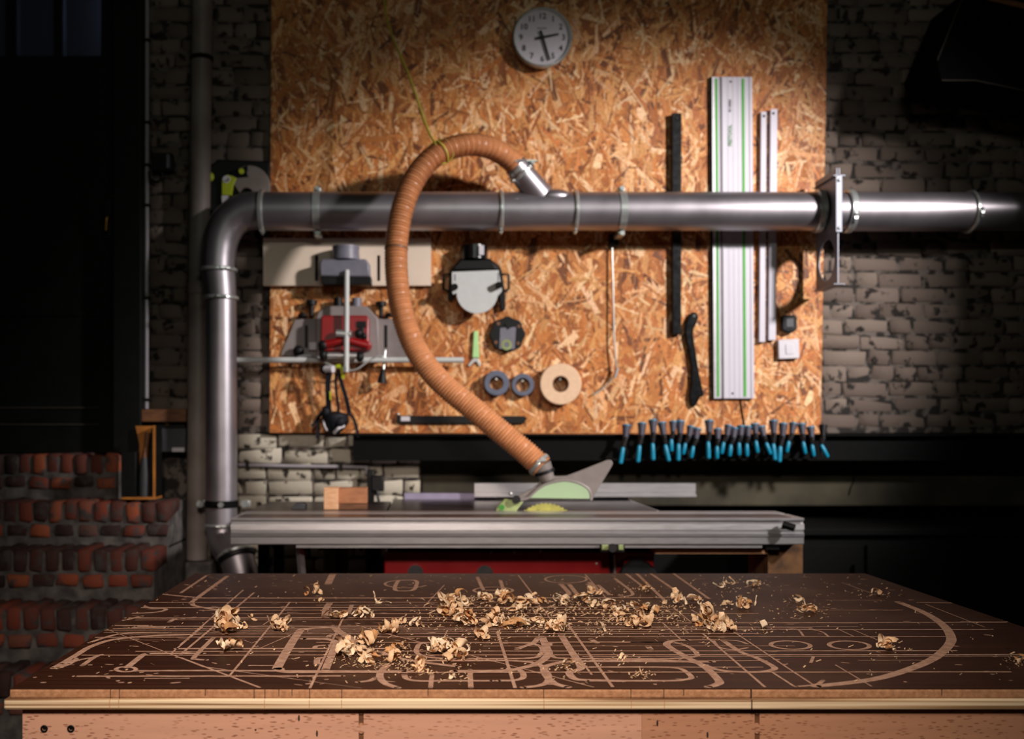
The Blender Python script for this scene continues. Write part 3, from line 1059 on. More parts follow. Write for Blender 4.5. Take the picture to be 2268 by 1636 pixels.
MB().tube([(hx - 0.004, Yb + 0.03, zb + 0.17), (hx + 0.001, Yb + 0.035, zb + 0.22), (hx + 0.006, Yb + 0.04, zb + 0.28)], [0.014, 0.010, 0.012], 12).build('handle', M_wood_dark, bs)
MB().tube([(hx - 0.006, Yb + 0.035, zb + 0.011), (hx - 0.005, Yb + 0.035, zb + 0.10), (hx - 0.004, Yb + 0.032, zb + 0.175)], [0.022, 0.024, 0.016], 14).build('bristles', M_grey_box, bs)

# conduit and socket on the lower brick pier
lc = thing('conduit', 'thin grey horizontal conduit on the lower white brick wall', 'conduit', P(670, 1033, 4.665))
MB().tube(catmull([P(528, 1029, 4.662), P(660, 1032, 4.662), P(800, 1034, 4.662), P(811, 1038, 4.662), P(812, 1050, 4.662)], 4), 0.008, 12).build('tube', M_conduit, lc)
for px in (548, 755):
    MB().box(*(lambda p: (p.x - .008, p.x + .008, p.y - .012, p.y + .016, p.z - .014, p.z + .014))(P(px, 1031, 4.662))).build('clip', M_black, lc)
sk = thing('wall_socket', 'black socket with plug and cable on the lower white brick wall', 'socket', P(832, 1100, 4.64))
MB().rpx(813, 1040, 828, 1112, 4.62, 0.055).build('back_box', M_black, sk, bevel=0.004)
MB().rpx(822, 1053, 850, 1088, 4.60, 0.06).build('plug', M_black, sk, bevel=0.006)
MB().tube(catmull([P(835, 1086, 4.60), P(838, 1105, 4.59), P(844, 1128, 4.58), P(850, 1180, 4.58)], 5), 0.006, 8).build('cable', M_black, sk)

# ------------------------------------------------------------------ things on the board
# clock
Yc = YO - 0.045
cc = P(1201, 84, Yc)
ck = thing('wall_clock', 'round white wall clock with chrome rim and black hands', 'clock', (cc.x, YO, cc.z - 0.14))
RC = 66.5 * Yc / F
MB().tube([(cc.x, YO, cc.z), (cc.x, Yc + 0.004, cc.z), (cc.x, Yc - 0.003, cc.z)], [RC * 0.93, RC, RC * 0.985], 56).build('case', M_steel, ck)
MB().ring((cc.x, Yc - 0.004, cc.z), (0, 1, 0), RC * 0.925, RC, 0.026, 56, 0.006).build('rim', M_steel, ck)
MB().cyl((cc.x, Yc + 0.010, cc.z), (cc.x, Yc - 0.0035, cc.z), RC * 0.93, n=56).build('face', M_face, ck)


def text(name, s, size, loc, rot, m, parent, align='CENTER', ext=0.0004):
    cu = bpy.data.curves.new(name, 'FONT')
    cu.body, cu.size, cu.align_x, cu.align_y, cu.extrude = s, size, align, 'CENTER', ext
    cu.offset = 0.0006
    cu.resolution_u = 3
    cu.materials.append(m)
    tmp = bpy.data.objects.new(name, cu)
    o = bpy.data.objects.new(name, bpy.data.meshes.new_from_object(tmp))
    bpy.data.objects.remove(tmp)
    COL.objects.link(o)
    o.parent = parent
    o.location = Vector(loc) - Vector(parent['_w'])
    o.rotation_euler = rot
    return o


for h in range(1, 13):
    a = math.radians(90 - 30 * h)
    text('numeral', str(h), 0.036, (cc.x + RC * 0.71 * math.cos(a), Yc - 0.0045, cc.z + RC * 0.71 * math.sin(a)), (math.pi / 2, 0, 0), M_ink, ck)


def hand(name, ang, l0, l1, w0, w1, y):
    a = math.radians(90 - ang)
    d, t = Vector((math.cos(a), math.sin(a))), Vector((-math.sin(a), math.cos(a)))
    q = [d * -l0 + t * w0, d * l1 + t * w1, d * l1 - t * w1, d * -l0 - t * w0]
    MB().prism([(cc.x + p.x, cc.z + p.y) for p in q], y, y + 0.0015).build(name, M_ink, ck, smooth=False)


hand('hour_hand', 79, 0.032, RC * 0.55, 0.006, 0.0042, Yc - 0.010)
hand('minute_hand', 163, 0.030, RC * 0.80, 0.0055, 0.0042, Yc - 0.013)
MB().cyl((cc.x, Yc - 0.003, cc.z), (cc.x, Yc - 0.016, cc.z), 0.008).build('hub', M_ink, ck)
MB().rpx(1190, 61.5, 1211, 63.5, Yc - 0.0045, 0.001).build('maker_mark', M_grey_print, ck)

# cream fence plate with dust hood
wp = thing('fence_plate', 'cream slotted fence plate with grey dust hood under the duct', 'fence', P(770, 632, YO))
Yf = YO - 0.034


def plate_with_slots(mb, x0, y0, x1, y1, slots, Y, dep):
    xs = [x0]
    for s in slots:
        mb.rpx(xs[-1], y0, s[0], y1, Y, dep)
        mb.rpx(s[0], y0, s[2], s[1], Y, dep)
        mb.rpx(s[0], s[3], s[2], y1, Y, dep)
        xs.append(s[2])
    mb.rpx(xs[-1], y0, x1, y1, Y, dep)
    return mb


plate_with_slots(MB(), 583, 527, 955, 632, [(697, 565, 705, 622), (835, 565, 842, 622)], Yf, 0.033).build('plate', M_cream, wp, smooth=False)
MB().rpx(690, 560, 850, 628, Yf + 0.0325, 0.0012).build('slot_backing', M_black, wp, smooth=False)
hd_ = MB().ppx([(712, 573), (810, 573), (818, 583), (819, 612), (708, 612), (707, 583)], Yf - 0.095, 0.094)
hd_.build('dust_hood', M_grey_plastic, wp, bevel=0.008)
MB().rpx(713, 612, 822, 630, Yf - 0.085, 0.084).build('hood_mouth', M_black, wp, bevel=0.003)
a, b_ = P(766, 576, Yf - 0.05), P(766, 549, Yf - 0.05)
MB().tube([a, b_], [0.062, 0.058], 32).build('hose_port', M_grey_plastic, wp)
MB().ring(b_, (0, 0, 1), 0.050, 0.060, 0.012, 32).build('port_rim', M_grey_plastic, wp)

# router / spindle guard below it
rg = thing('spindle_guard', 'grey and red machine guard with knobs and rods on the panel', 'machine guard', P(770, 820, YO))
Yg = YO - 0.012


def trapezoid(pts, slot):
    mb = MB()
    mb.ppx(pts, Yg, 0.011)
    return mb


MB().ppx([(655, 705), (705, 705), (725, 800), (622, 787), (626, 775)], Yg, 0.010).build('wing_plate', M_grey_paint, rg, bevel=0.002)
MB().ppx([(835, 705), (868, 705), (908, 800), (820, 800)], Yg, 0.010).build('wing_plate', M_grey_paint, rg, bevel=0.002)
for x in (675, 851):
    MB().rpx(x, 720, x + 7, 770, Yg - 0.0016, 0.002).build('slot', M_black, rg, smooth=False)
MB().ppx([(705, 690), (722, 677), (812, 677), (838, 705), (842, 800), (700, 800), (700, 700)], Yg - 0.055, 0.066).build('housing', M_grey_paint, rg, bevel=0.006)
red = MB().ppx([(711, 702), (716, 698), (812, 698), (818, 706), (817, 752), (824, 764), (818, 776), (716, 778), (709, 765)], Yg - 0.098, 0.043).build('red_cover', M_red, rg, bevel=0.006)
MB().tube([P(712, 765, Yg - 0.10), P(770, 752, Yg - 0.115), P(815, 765, Yg - 0.10)], [0.020, 0.014, 0.020], 14).build('lever', M_red, red)
MB().rpx(790, 711, 811, 725, Yg - 0.105, 0.01).build('latch', M_black, red, bevel=0.002)
MB().rpx(796, 722, 806, 752, Yg - 0.112, 0.016).build('latch_arm', M_black, red, bevel=0.003)
for q in ((794, 738, .018), (806, 744, .014), (806, 765, .012), (715, 764, .022)):
    MB().ball(P(q[0], q[1], Yg - 0.11), q[2], 1, 0.7, 1).build('knob', M_black, red)
for px, py0, py1, r in ((690, 700, 669, 0.013), (844, 700, 672, 0.013)):
    k = MB().cyl(P(px, py0, Yg - 0.02), P(px, py1 + 4, Yg - 0.02), 0.010, n=14)
    k.cyl(P(px, py1 + 6, Yg - 0.02), P(px, py1 - 4, Yg - 0.02), 0.024, n=18)
    k.build('clamp_knob', M_black, rg)
for px, py in ((670, 698), (863, 697)):
    MB().ball(P(px, py, Yg - 0.015), 0.018, 1.2, 0.7, 0.6).build('wing_knob', M_black, rg)
MB().ball(P(661, 777, Yg - 0.03), 0.025, 1, 0.7, 1).build('clamp_knob', M_black, rg)
MB().rpx(684, 757, 702, 775, Yg - 0.02, 0.02).build('clamp_block', M_white_plastic, rg, bevel=0.003)
for x0, x1, mm in ((741, 757, M_black), (781, 799, M_grey_plastic)):
    MB().cyl(P((x0 + x1) / 2, 679, Yg - 0.03), P((x0 + x1) / 2, 660, Yg - 0.03), (x1 - x0) / 2 / 500 + .004, n=20).build('port_cap', mm, rg)
MB().cyl(P(512, 797, Yg - 0.06), P(1027, 797, Yg - 0.06), 0.0125, n=16).build('cross_rod', M_light_grey, rg)
MB().cyl(P(768, 598, Yg - 0.13), P(767, 822, Yg - 0.13), 0.0115, n=16).build('post_rod', M_light_grey, rg)
bk1 = MB().cyl(P(745, 738, Yg - 0.125), P(778, 740, Yg - 0.125), 0.016, n=14).build('rod_clamp', M_steel, rg)
MB().cyl(P(726, 787, Yg - 0.115), P(790, 788, Yg - 0.115), 0.015, n=14).build('rod_clamp', M_alu, rg)
MB().cyl(P(767, 812, Yg - 0.13), P(767, 824, Yg - 0.13), 0.015, n=12).build('rod_foot', M_steel, rg)
for q in ((716, 786), (797, 790), (717, 817)):
    MB().ball(P(q[0], q[1], Yg - 0.115), 0.023, 0.8, 0.8, 1).build('knob', M_black, rg)
MB().cyl(P(716, 817, Yg - 0.115), P(738, 817, Yg - 0.14), 0.016, n=14).build('screw_stem', M_white_plastic, rg)
MB().tube(catmull([P(642, 797, Yg - 0.06), P(672, 787, Yg - 0.07), P(700, 792, Yg - 0.08), P(725, 805, Yg - 0.09), P(780, 820, Yg - 0.08), P(815, 800, Yg - 0.07), P(840, 788, Yg - 0.07), P(862, 796, Yg - 0.06)], 6), 0.004, 8).build('spring_wire', M_steel, rg)
MB().cyl(P(853, 776, Yg - 0.03), P(849, 822, Yg - 0.05), 0.006, n=10).build('lever_rod', M_steel, rg)
MB().tube([P(849, 818, Yg - 0.05), P(847, 832, Yg - 0.055), P(846, 848, Yg - 0.055)], [0.009, 0.016, 0.022], 14).build('lever_grip', M_black, rg)

# respirator
ms = thing('respirator_mask', 'dark half-face dust mask hanging by its straps under the red guard', 'mask', P(742, 968, YO - 0.05))
Ym = YO - 0.06
mk = MB()
prof = [(742, 910, 0.010), (742, 918, 0.058), (743, 930, 0.062), (740, 942, 0.050), (738, 952, 0.036), (735, 960, 0.014)]
mk.tube([P(x, y, Ym) for x, y, r in prof], [r for x, y, r in prof], 20)
mk.build('face_piece', M_navy, ms)
MB().ball(P(722, 912, Ym - 0.01), 0.026, 0.8, 0.8, 1.1).build('filter', M_navy, ms)
MB().ball(P(753, 934, Ym - 0.05), 0.022, 1, 0.6, 1).build('valve', M_navy, ms)
MB().tube(catmull([P(740, 958, Ym - 0.03), P(750, 948, Ym - 0.05), P(762, 943, Ym - 0.03)], 5), [0.007] * 11, 8).build('seal_edge', M_white_plastic, ms)
MB().tube(catmull([P(716, 925, Ym - 0.02), P(718, 940, Ym - 0.04), P(724, 953, Ym - 0.03)], 5), [0.004] * 11, 8).build('seal_edge', M_white_plastic, ms)


def strap(pts, wdt, m, name='strap'):
    pts = catmull(pts, 6)
    mb = MB()
    vs, fs = [], []
    for i, p in enumerate(pts):
        t = (pts[min(i + 1, len(pts) - 1)] - pts[max(i - 1, 0)]).normalized()
        s = Vector((0, 1, 0)).cross(t).normalized() * wdt / 2
        vs += [p - s, p + s, p + s + Vector((0, .0025, 0)), p - s + Vector((0, .0025, 0))]
    for i in range(len(pts) - 1):
        for k in range(4):
            fs.append((i * 4 + k, i * 4 + (k + 1) % 4, (i + 1) * 4 + (k + 1) % 4, (i + 1) * 4 + k))
    fs += [(0, 1, 2, 3), tuple((len(pts) - 1) * 4 + k for k in (3, 2, 1, 0))]
    mb.add(vs, fs)
    return mb.build(name, m, ms)


strap([P(730, 822, Ym - .06), P(726, 850, Ym - .05), P(727, 880, Ym - .04), P(728, 912, Ym - .02)], 0.024, M_navy)
strap([P(744, 825, Ym - .05), P(744, 860, Ym - .04), P(748, 890, Ym - .03), P(750, 914, Ym - .02)], 0.012, M_navy)
strap([P(748, 818, Ym - .06), P(757, 850, Ym - .05), P(766, 880, Ym - .04), P(774, 914, Ym - .02)], 0.018, M_navy)
strap([P(743, 812, Ym - .07), P(753, 810, Ym - .075), P(759, 822, Ym - .07), P(760, 838, Ym - .06)], 0.014, M_lime, 'lime_strap')
strap([P(731, 866, Ym - .052), P(732, 885, Ym - .045)], 0.006, M_lime, 'lime_strap')
strap([P(770, 914, Ym - .02), P(782, 925, Ym - .02), P(789, 945, Ym - .02), P(794, 968, Ym - .02)], 0.013, M_navy)
strap([P(716, 910, Ym - .02), P(704, 925, Ym - .02), P(704, 950, Ym - .02), P(702, 970, Ym - .02)], 0.015, M_navy)
strap([P(712, 916, Ym - .02), P(700, 932, Ym - .02), P(690, 944, Ym - .02)], 0.012, M_navy)

# black dust hood with grey plate
bh = thing('router_hood', 'black extraction hood with half-round light grey plate on the panel', 'dust hood', P(1058, 695, YO))
Yh = YO - 0.030
MB().ppx([(996, 600), (1003, 590), (1020, 572), (1085, 572), (1108, 590), (1112, 600), (1120, 655), (1119, 686), (1109, 687), (1106, 660), (1098, 650), (1010, 650), (1000, 668), (992, 660)], Yh, 0.029).build('body', M_black, bh, bevel=0.004)
MB().ppx([(1003, 590), (1020, 572), (1085, 572), (1108, 597), (1003, 600)], Yh - 0.055, 0.056).build('hood', M_black, bh, bevel=0.010)
MB().cyl(P(1050, 575, Yh - 0.02), P(1050, 545, Yh - 0.02), 0.060, n=32).build('hose_port', M_black_gloss, bh)
MB().rpx(1061, 543, 1072, 564, Yh - 0.084, 0.006).build('sticker', M_white_plastic, bh)
semi = [(1057 + 46 * math.cos(a), 648 + 46 * math.sin(a)) for a in [math.pi * i / 20 for i in range(21)]]
MB().ppx([(1001, 602), (1104, 598), (1112, 644), (1103, 655)] + semi + [(1004, 652), (1001, 646)], Yh - 0.066, 0.012).build('plate', M_light_grey, bh, bevel=0.001)
for x, y in ((1007, 635), (1105, 631)):
    MB().cyl(P(x, y, Yh - 0.066), P(x, y, Yh - 0.10), 0.015, n=16).build('thumb_screw', M_black, bh)
MB().rpx(1006, 607, 1009, 622, Yh - 0.0665, 0.002).build('slot', M_grey_plastic, bh)
MB().rpx(1102, 604, 1105, 622, Yh - 0.0665, 0.002).build('slot', M_grey_plastic, bh)
for s, x in ((-1, 988), (1, 1121)):
    MB().tube([P(x - s * 8, 607, Yh), P(x + s * 5, 608, Yh), P(x + s * 6, 640, Yh), P(x - s * 6, 645, Yh)], 0.006, 8).build('side_loop', M_black, bh)

# black round base plate
rb = thing('round_base_plate', 'black round plate with a grey label hanging below the grey hood', 'base plate', P(1124, 783, YO))
Yr = YO - 0.025
scal = []
for i in range(64):
    a = 2 * math.pi * i / 64
    r = 38.5 + 1.6 * math.cos(8 * a)
    scal.append((1124 + r * math.cos(a), 740 + r * math.sin(a)))
MB().ppx(scal, Yr, 0.024).build('disc', M_black, rb, bevel=0.003)
MB().ppx([(1108, 726), (1143, 724), (1140, 773), (1106, 772)], Yr - 0.003, 0.004).build('label_plate', M_grey_plastic, rb)
MB().ring(P(1122, 763, Yr - 0.003), (0, 1, 0), 0.012, 0.024, 0.003, 28).build('green_mark', M_yellowgreen, rb)
MB().ppx([(1118, 716), (1128, 712), (1134, 724), (1124, 730)], Yr - 0.006, 0.006).build('label_corner', M_black_gloss, rb)
for a in (35, 130, 215, 320):
    MB().cyl(P(1124 + 31 * math.cos(math.radians(a)), 740 - 31 * math.sin(math.radians(a)), Yr), P(1124 + 31 * math.cos(math.radians(a)), 740 - 31 * math.sin(math.radians(a)), Yr - 0.003), 0.008, n=12).build('screw_hole', M_card, rb)

# small spanner with green handle
sp = thing('spanner', 'small flat spanner with pale green handle hanging left of the grey rings', 'spanner', P(1053, 816, YO))
MB().ppx([(1049, 734), (1054, 731), (1059, 734), (1062, 792), (1046, 792)], YO - 0.018, 0.017).build('handle', M_lightgreen, sp, bevel=0.003)
MB().ppx([(1049, 792), (1059, 792), (1066, 808), (1061, 811), (1056, 801), (1051, 801), (1040, 812), (1036, 808)], YO - 0.010, 0.006).build('jaw', M_steel, sp, bevel=0.001)


def rollring(name, label, cat, px, py, rpx, hole, dep, m, minner=None):
    c0 = P(px, py, YO - dep)
    r = rpx * (YO - dep) / F
    t = thing(name, label, cat, (c0.x, YO, c0.z - r))
    MB().ring((c0.x, YO - dep / 2 - 0.0005, c0.z), (0, 1, 0), r * hole, r, dep, 44, 0.003).build('roll', m, t)
    if minner:
        MB().ring((c0.x, YO - dep / 2 - 0.0005, c0.z), (0, 1, 0), r * hole * 0.9, r * hole, dep * 1.005, 44).build('core', minner, t)
    MB().cyl((c0.x, YO - 0.0005, c0.z + r * hole * 0.55), (c0.x, YO - dep * 0.7, c0.z + r * hole * 0.6), 0.005, n=10).build('hanging_nail', M_steel, t)
    return t


rollring('guide_ring', 'larger slate grey ring hanging left of the two rings', 'ring', 1100, 848, 28, 0.55, 0.045, M_slate)
rollring('guide_ring', 'smaller slate grey ring between the larger ring and tape roll', 'ring', 1158, 852, 25, 0.62, 0.040, M_slate)
rollring('tape_roll', 'big cream paper tape roll hanging right of the grey rings', 'tape roll', 1242, 850, 46, 0.40, 0.055, M_paper, M_card)

# hooked wire, black bars
hw = thing('hooked_rod', 'long thin bent steel rod hanging from a black clip under the duct', 'rod', P(1356, 872, YO))
MB().tube(catmull([P(1356, 548, YO - .02), P(1358, 640, YO - .025), P(1361, 760, YO - .03), P(1365, 812, YO - .03), P(1360, 832, YO - .03), P(1340, 856, YO - .025), P(1314, 874, YO - .02)], 8), 0.0036, 10).build('rod', M_steel, hw)
MB().rpx(1349, 517, 1371, 545, YO - 0.035, 0.034).build('clip', M_black, hw, bevel=0.005)
MB().tube([P(1368, 815, YO - .032), P(1362, 836, YO - .032)], 0.008, 10).build('sleeve', M_alu, hw)

hbz = thing('flat_bar', 'short horizontal black bar with a white sticker near the panel bottom', 'bar', P(1020, 938, YO))
MB().ppx([(879, 920), (1160, 921), (1168, 925), (1160, 938), (885, 938), (877, 934)], YO - 0.016, 0.0155).build('bar', M_black, hbz, bevel=0.002)
MB().rpx(888, 922, 908, 932, YO - 0.018, 0.003).build('sticker', M_white_plastic, hbz)
MB().ball(P(882, 917, YO - 0.008), 0.007).build('pin', M_steel, hbz)
vbz = thing('flat_bar', 'tall upright black bar hanging left of the guide rail', 'bar', P(1498, 743, YO))
MB().ppx([(1488, 250), (1510, 250), (1509, 740), (1490, 742)], YO - 0.030, 0.0295).build('bar', M_black_gloss, vbz, bevel=0.003)
MB().ball(P(1499, 262, YO - 0.031), 0.005).build('rivet', M_grey_box, vbz)

# guide rail
gr = thing('guide_rail', 'wide aluminium saw guide rail with green strips and lettering', 'guide rail', P(1620, 882, YO))
Yq = YO - 0.020


def railx(px, py):
    """the rail leans a little: 1572 at its top, 1577 at its foot"""
    return px + 4.5 * (py - 170) / 712.0


def rail(x0, x1, y, dep, name, m, y0=170, y1=882, bevel=0.0):
    return MB().ppx([(railx(x0, y0), y0), (railx(x1, y0), y0), (railx(x1, y1), y1), (railx(x0, y1), y1)], y, dep).build(name, m, gr, smooth=False, bevel=bevel)


rail(1577, 1666, Yq, 0.019, 'base_profile', M_alu_bright, bevel=0.001)
rail(1572, 1577, Yq + 0.006, 0.012, 'splinter_guard', M_black)
rail(1577, 1583, Yq - 0.003, 0.004, 'ridge', M_alu)
rail(1584, 1589, Yq - 0.002, 0.003, 'glide_strip', M_green_strip, 174, 878)
rail(1593.5, 1597.5, Yq - 0.001, 0.0015, 'groove', M_alu_groove)
rail(1599, 1602, Yq - 0.005, 0.006, 'ridge', M_alu_bright)
for x in (1612, 1623, 1634):
    rail(x, x + 1.2, Yq - 0.0012, 0.002, 'rib', M_alu_bright)
rail(1643, 1648.5, Yq - 0.002, 0.003, 'glide_strip', M_green_strip, 174, 878)
rail(1660, 1666, Yq - 0.003, 0.004, 'ridge', M_alu_bright)
for y in (181, 871):
    MB().cyl(P(railx(1618, y), y, Yq - 0.0005), P(railx(1618, y), y, Yq - 0.0015), 0.005, n=14).build('hanging_hole', M_black, gr)
text('lettering', 'FESTOOL', 0.023, P(1617, 300, Yq - 0.0012), (math.pi / 2, -math.pi / 2, 0), M_green_print, gr)
text('lettering', 'FS 1400/2', 0.014, P(1617, 234, Yq - 0.0012), (math.pi / 2, -math.pi / 2, 0), M_grey_print, gr)

for nm, lb, a_, b2, dep in (('flat_bar', 'narrow bright aluminium bar hanging just right of the guide rail', (1684, 1697, 247, 757), -2.0, 0.022),
                            ('flat_bar', 'wider bright aluminium bar at the far right of the hanging bars', (1705, 1721, 241, 753), -2.5, 0.026)):
    t = thing(nm, lb, 'bar', P(a_[0], a_[3], YO))
    MB().ppx([(a_[0] + 2, a_[2]), (a_[1] + 1, a_[2]), (a_[1] + b2, a_[3]), (a_[0] + b2, a_[3])], YO - dep, dep - 0.0005).build('bar', M_alu_bright, t, bevel=0.001)
    MB().cyl(P(a_[0] + 8, a_[2] + 10, YO - dep - .0002), P(a_[0] + 8, a_[2] + 10, YO - dep - 0.002), 0.006, n=12).build('hole', M_grey_box, t)

# push stick
ps = thing('push_stick', 'curved black push stick hanging left of the guide rail foot', 'push stick', P(1540, 902, YO))
MB().ppx([(1527, 697), (1535, 690), (1544, 692), (1548, 701), (1543, 716), (1537, 728), (1536, 742), (1541, 775), (1545, 800), (1550, 830), (1560, 876), (1551, 880), (1543, 896), (1536, 903), (1529, 894), (1526, 875), (1531, 850), (1531, 815), (1526, 780), (1519, 750), (1517, 735), (1519, 715)], YO - 0.022, 0.0215).build('stick', M_black_gloss, ps, bevel=0.006)
MB().cyl(P(1538, 699, YO - 0.022), P(1538, 699, YO - 0.025), 0.006, n=12).build('screw', M_steel, ps)

# thermometer box and switch
tb = thing('thermostat', 'small black box with grey display above the white switch', 'thermostat', P(1748, 737, YO))
MB().ppx([(1733, 700), (1737, 697), (1762, 697), (1766, 701), (1766, 728), (1762, 733), (1752, 737), (1745, 737), (1732, 730)], YO - 0.035, 0.0345).build('housing', M_black_gloss, tb, bevel=0.006)
MB().rpx(1742, 705, 1758, 724, YO - 0.0365, 0.003).build('display', M_grey_box, tb, bevel=0.001)
sw = thing('light_switch', 'white square light switch low on the right of the panel', 'switch', P(1748, 796, YO))
MB().ppx([(1724, 752), (1770, 750), (1771, 793), (1725, 795)], YO - 0.026, 0.0255).build('plate', M_white_plastic, sw, bevel=0.003)
MB().ppx([(1740, 762), (1758, 761), (1759, 783), (1741, 785)], YO - 0.029, 0.004).build('rocker', M_white_plastic, sw, bevel=0.002)
cw = MB().tube(catmull([P(1640, 883, YO - .004), P(1643, 905, YO - .004), P(1648, 935, YO - .004), P(1652, 960, YO - .004)], 5), 0.003, 6).build('cord', M_black)
tag(cw, 'thin black cord running down from the foot of the guide rail', 'cord')

# ------------------------------------------------------------------ spring clamps on the beam
def cz(x, y):
    return 1350 + x / 4.536, 910 + y / 4.536


tops = [(170, 150), (325, 130), (435, 100), (525, 125), (640, 115), (710, 110), (815, 165), (880, 185), (1000, 105), (1085, 190), (1195, 155), (1255, 180), (1320, 160), (1390, 165), (1460, 140), (1525, 165), (1645, 105), (1745, 135), (1845, 130), (1930, 140), (2020, 170), (2145, 150)]
grips = [(135, 370, 110, 525), (300, 350, 285, 510), (432, 330, 438, 490), (560, 345, 595, 500), (620, 290, 622, 400), (692, 335, 690, 495), (760, 330, 740, 430), (840, 360, 820, 465), (990, 315, 995, 475), (1078, 360, 1078, 475), (1145, 320, 1125, 425), (1218, 345, 1205, 450), (1300, 325, 1300, 440), (1378, 335, 1380, 450), (1470, 305, 1485, 415), (1575, 325, 1615, 430), (1645, 335, 1660, 490), (1715, 360, 1705, 510), (1800, 310, 1780, 410), (1945, 315, 1965, 425), (2035, 345, 2050, 450), (2130, 345, 2190, 460)]
ordn = ['first', 'second', 'third', 'fourth', 'fifth', 'sixth', 'seventh', 'eighth', 'ninth', 'tenth', 'eleventh', 'twelfth', 'thirteenth', 'fourteenth', 'fifteenth', 'sixteenth', 'seventeenth', 'eighteenth', 'nineteenth', 'twentieth', 'twenty-first']
for i, (tp, g) in enumerate(zip(tops, grips)):
    big = (g[3] - g[1]) / 150.0
    sc_ = 0.8 + 0.25 * big
    yA, yB = 4.545, 4.50                              # upper handle nearer the wall, grip nearer the viewer
    a = P(*cz(*tp), yA)
    g0, g1 = P(*cz(g[0], g[1]), yB), P(*cz(g[2], g[3]), yB)
    pv = P(*cz((tp[0] + g[0]) / 2 + 6, (tp[1] + g[1]) / 2 + 30), 4.53)
    lb = 'rightmost black clamp, hanging past the right edge of the panel' if i == 21 else ordn[i] + ' cyan-tipped spring clamp from the left along the black beam'
    t = thing('spring_clamp', lb, 'clamp', g1, 'cyan spring clamps on the black beam')
    hm = M_clamp_grey if i != 21 else M_black
    MB().tube([a, a.lerp(pv, 0.35), pv], [0.0186 * sc_, 0.0150 * sc_, 0.010 * sc_], 12).build('upper_handle', hm, t)
    d = (a - pv).normalized()
    MB().tube([a - d * 0.001, a + d * 0.003, a + d * 0.006], [0.0190 * sc_, 0.0190 * sc_, 0.013 * sc_], 14).build('handle_tip', M_cyan if i != 21 else M_black, t)
    j = MB().ball(pv, 0.014 * sc_, 0.8, 1.2, 1.1)
    j.tube([pv, pv.lerp(g0, 0.5), g0], [0.012 * sc_, 0.011 * sc_, 0.009 * sc_], 12)
    j.build('jaw_body', M_black, t)
    gd = (g1 - g0).normalized()
    MB().tube([g0 - gd * 0.004, g0 + gd * 0.002, g0.lerp(g1, .5), g1 - gd * .003, g1 + gd * 0.002], [0.005 * sc_, 0.0085 * sc_, 0.0095 * sc_, 0.009 * sc_, 0.005 * sc_], 12).build('grip', M_cyan, t)
    q0 = pv + Vector((0.004, 0.012, -0.004))
    MB().tube([q0, q0 + Vector((0.0, 0.018, -0.015)), q0 + Vector((0, 0.012, -0.07 * sc_))], [0.008, 0.009, 0.005], 10).build('rear_jaw', M_black, t)

# ------------------------------------------------------------------ sliding table saw
ZS = HC - 0.316
Y0s, Y1s = 3.600, 3.906
sw_ = thing('table_saw', 'red sliding table saw with long aluminium carriage and grey blade guard', 'table saw', (0.45, 3.9, 0))
sx0, sx1 = P(511, 0, Y0s).x, P(1781, 0, Y0s).x


def sy(py):
    return HC - (py - CY) * Y0s / F


# carriage front profile (y, z) extruded along x
prof = [(Y0s, ZS), (Y0s, sy(1151.5)), (Y0s + 0.010, sy(1153)), (Y0s + 0.010, sy(1158)), (Y0s, sy(1160)), (Y0s - 0.002, sy(1172)), (Y0s + 0.0035, sy(1175)), (Y0s + 0.0035, sy(1179)), (Y0s - 0.002, sy(1182)), (Y0s - 0.001, sy(1188)), (Y0s + 0.003, sy(1190)), (Y0s + 0.003, sy(1204)), (Y0s + 0.005, sy(1206)), (Y0s + 0.12, sy(1206)), (Y0s + 0.12, ZS - 0.02), (Y1s - .002, ZS - 0.02), (Y1s - .002, ZS), (Y1s - 0.11, ZS), (Y1s - 0.11, ZS - 0.008), (Y1s - 0.14, ZS - 0.008), (Y1s - 0.14, ZS)]
n = len(prof)
mb = MB()
mb.add([(x, y, z) for x in (sx0, sx1) for y, z in prof], [tuple(range(n)), tuple(range(2 * n - 1, n - 1, -1))] + [(i, (i + 1) % n, n + (i + 1) % n, n + i) for i in range(n)])
car = mb.build('sliding_carriage', M_alu, sw_, smooth=False)
MB().box(sx0 + 0.02, P(1735, 0, 3.7).x, Y0s + 0.012, Y1s - 0.145, ZS, ZS + 0.0012).build('top_plate', M_slide_top, sw_, smooth=False)
MB().box(P(655, 0, Y0s).x, P(1690, 0, Y0s).x, Y0s + 0.010, Y0s + 0.16, sy(1213.5), sy(1206) - .0005).build('guide_rail_lower', M_alu, sw_, smooth=False)
gh = MB().cyl(P(1734, 1161, Y0s - 0.025), P(1760, 1169, Y0s - 0.045), 0.013, n=16).build('handle', M_black, sw_)
MB().cyl(P(1745, 1163, Y0s + 0.003), P(1745, 1163, Y0s - 0.03), 0.007, n=10).build('handle_bolt', M_steel, gh)
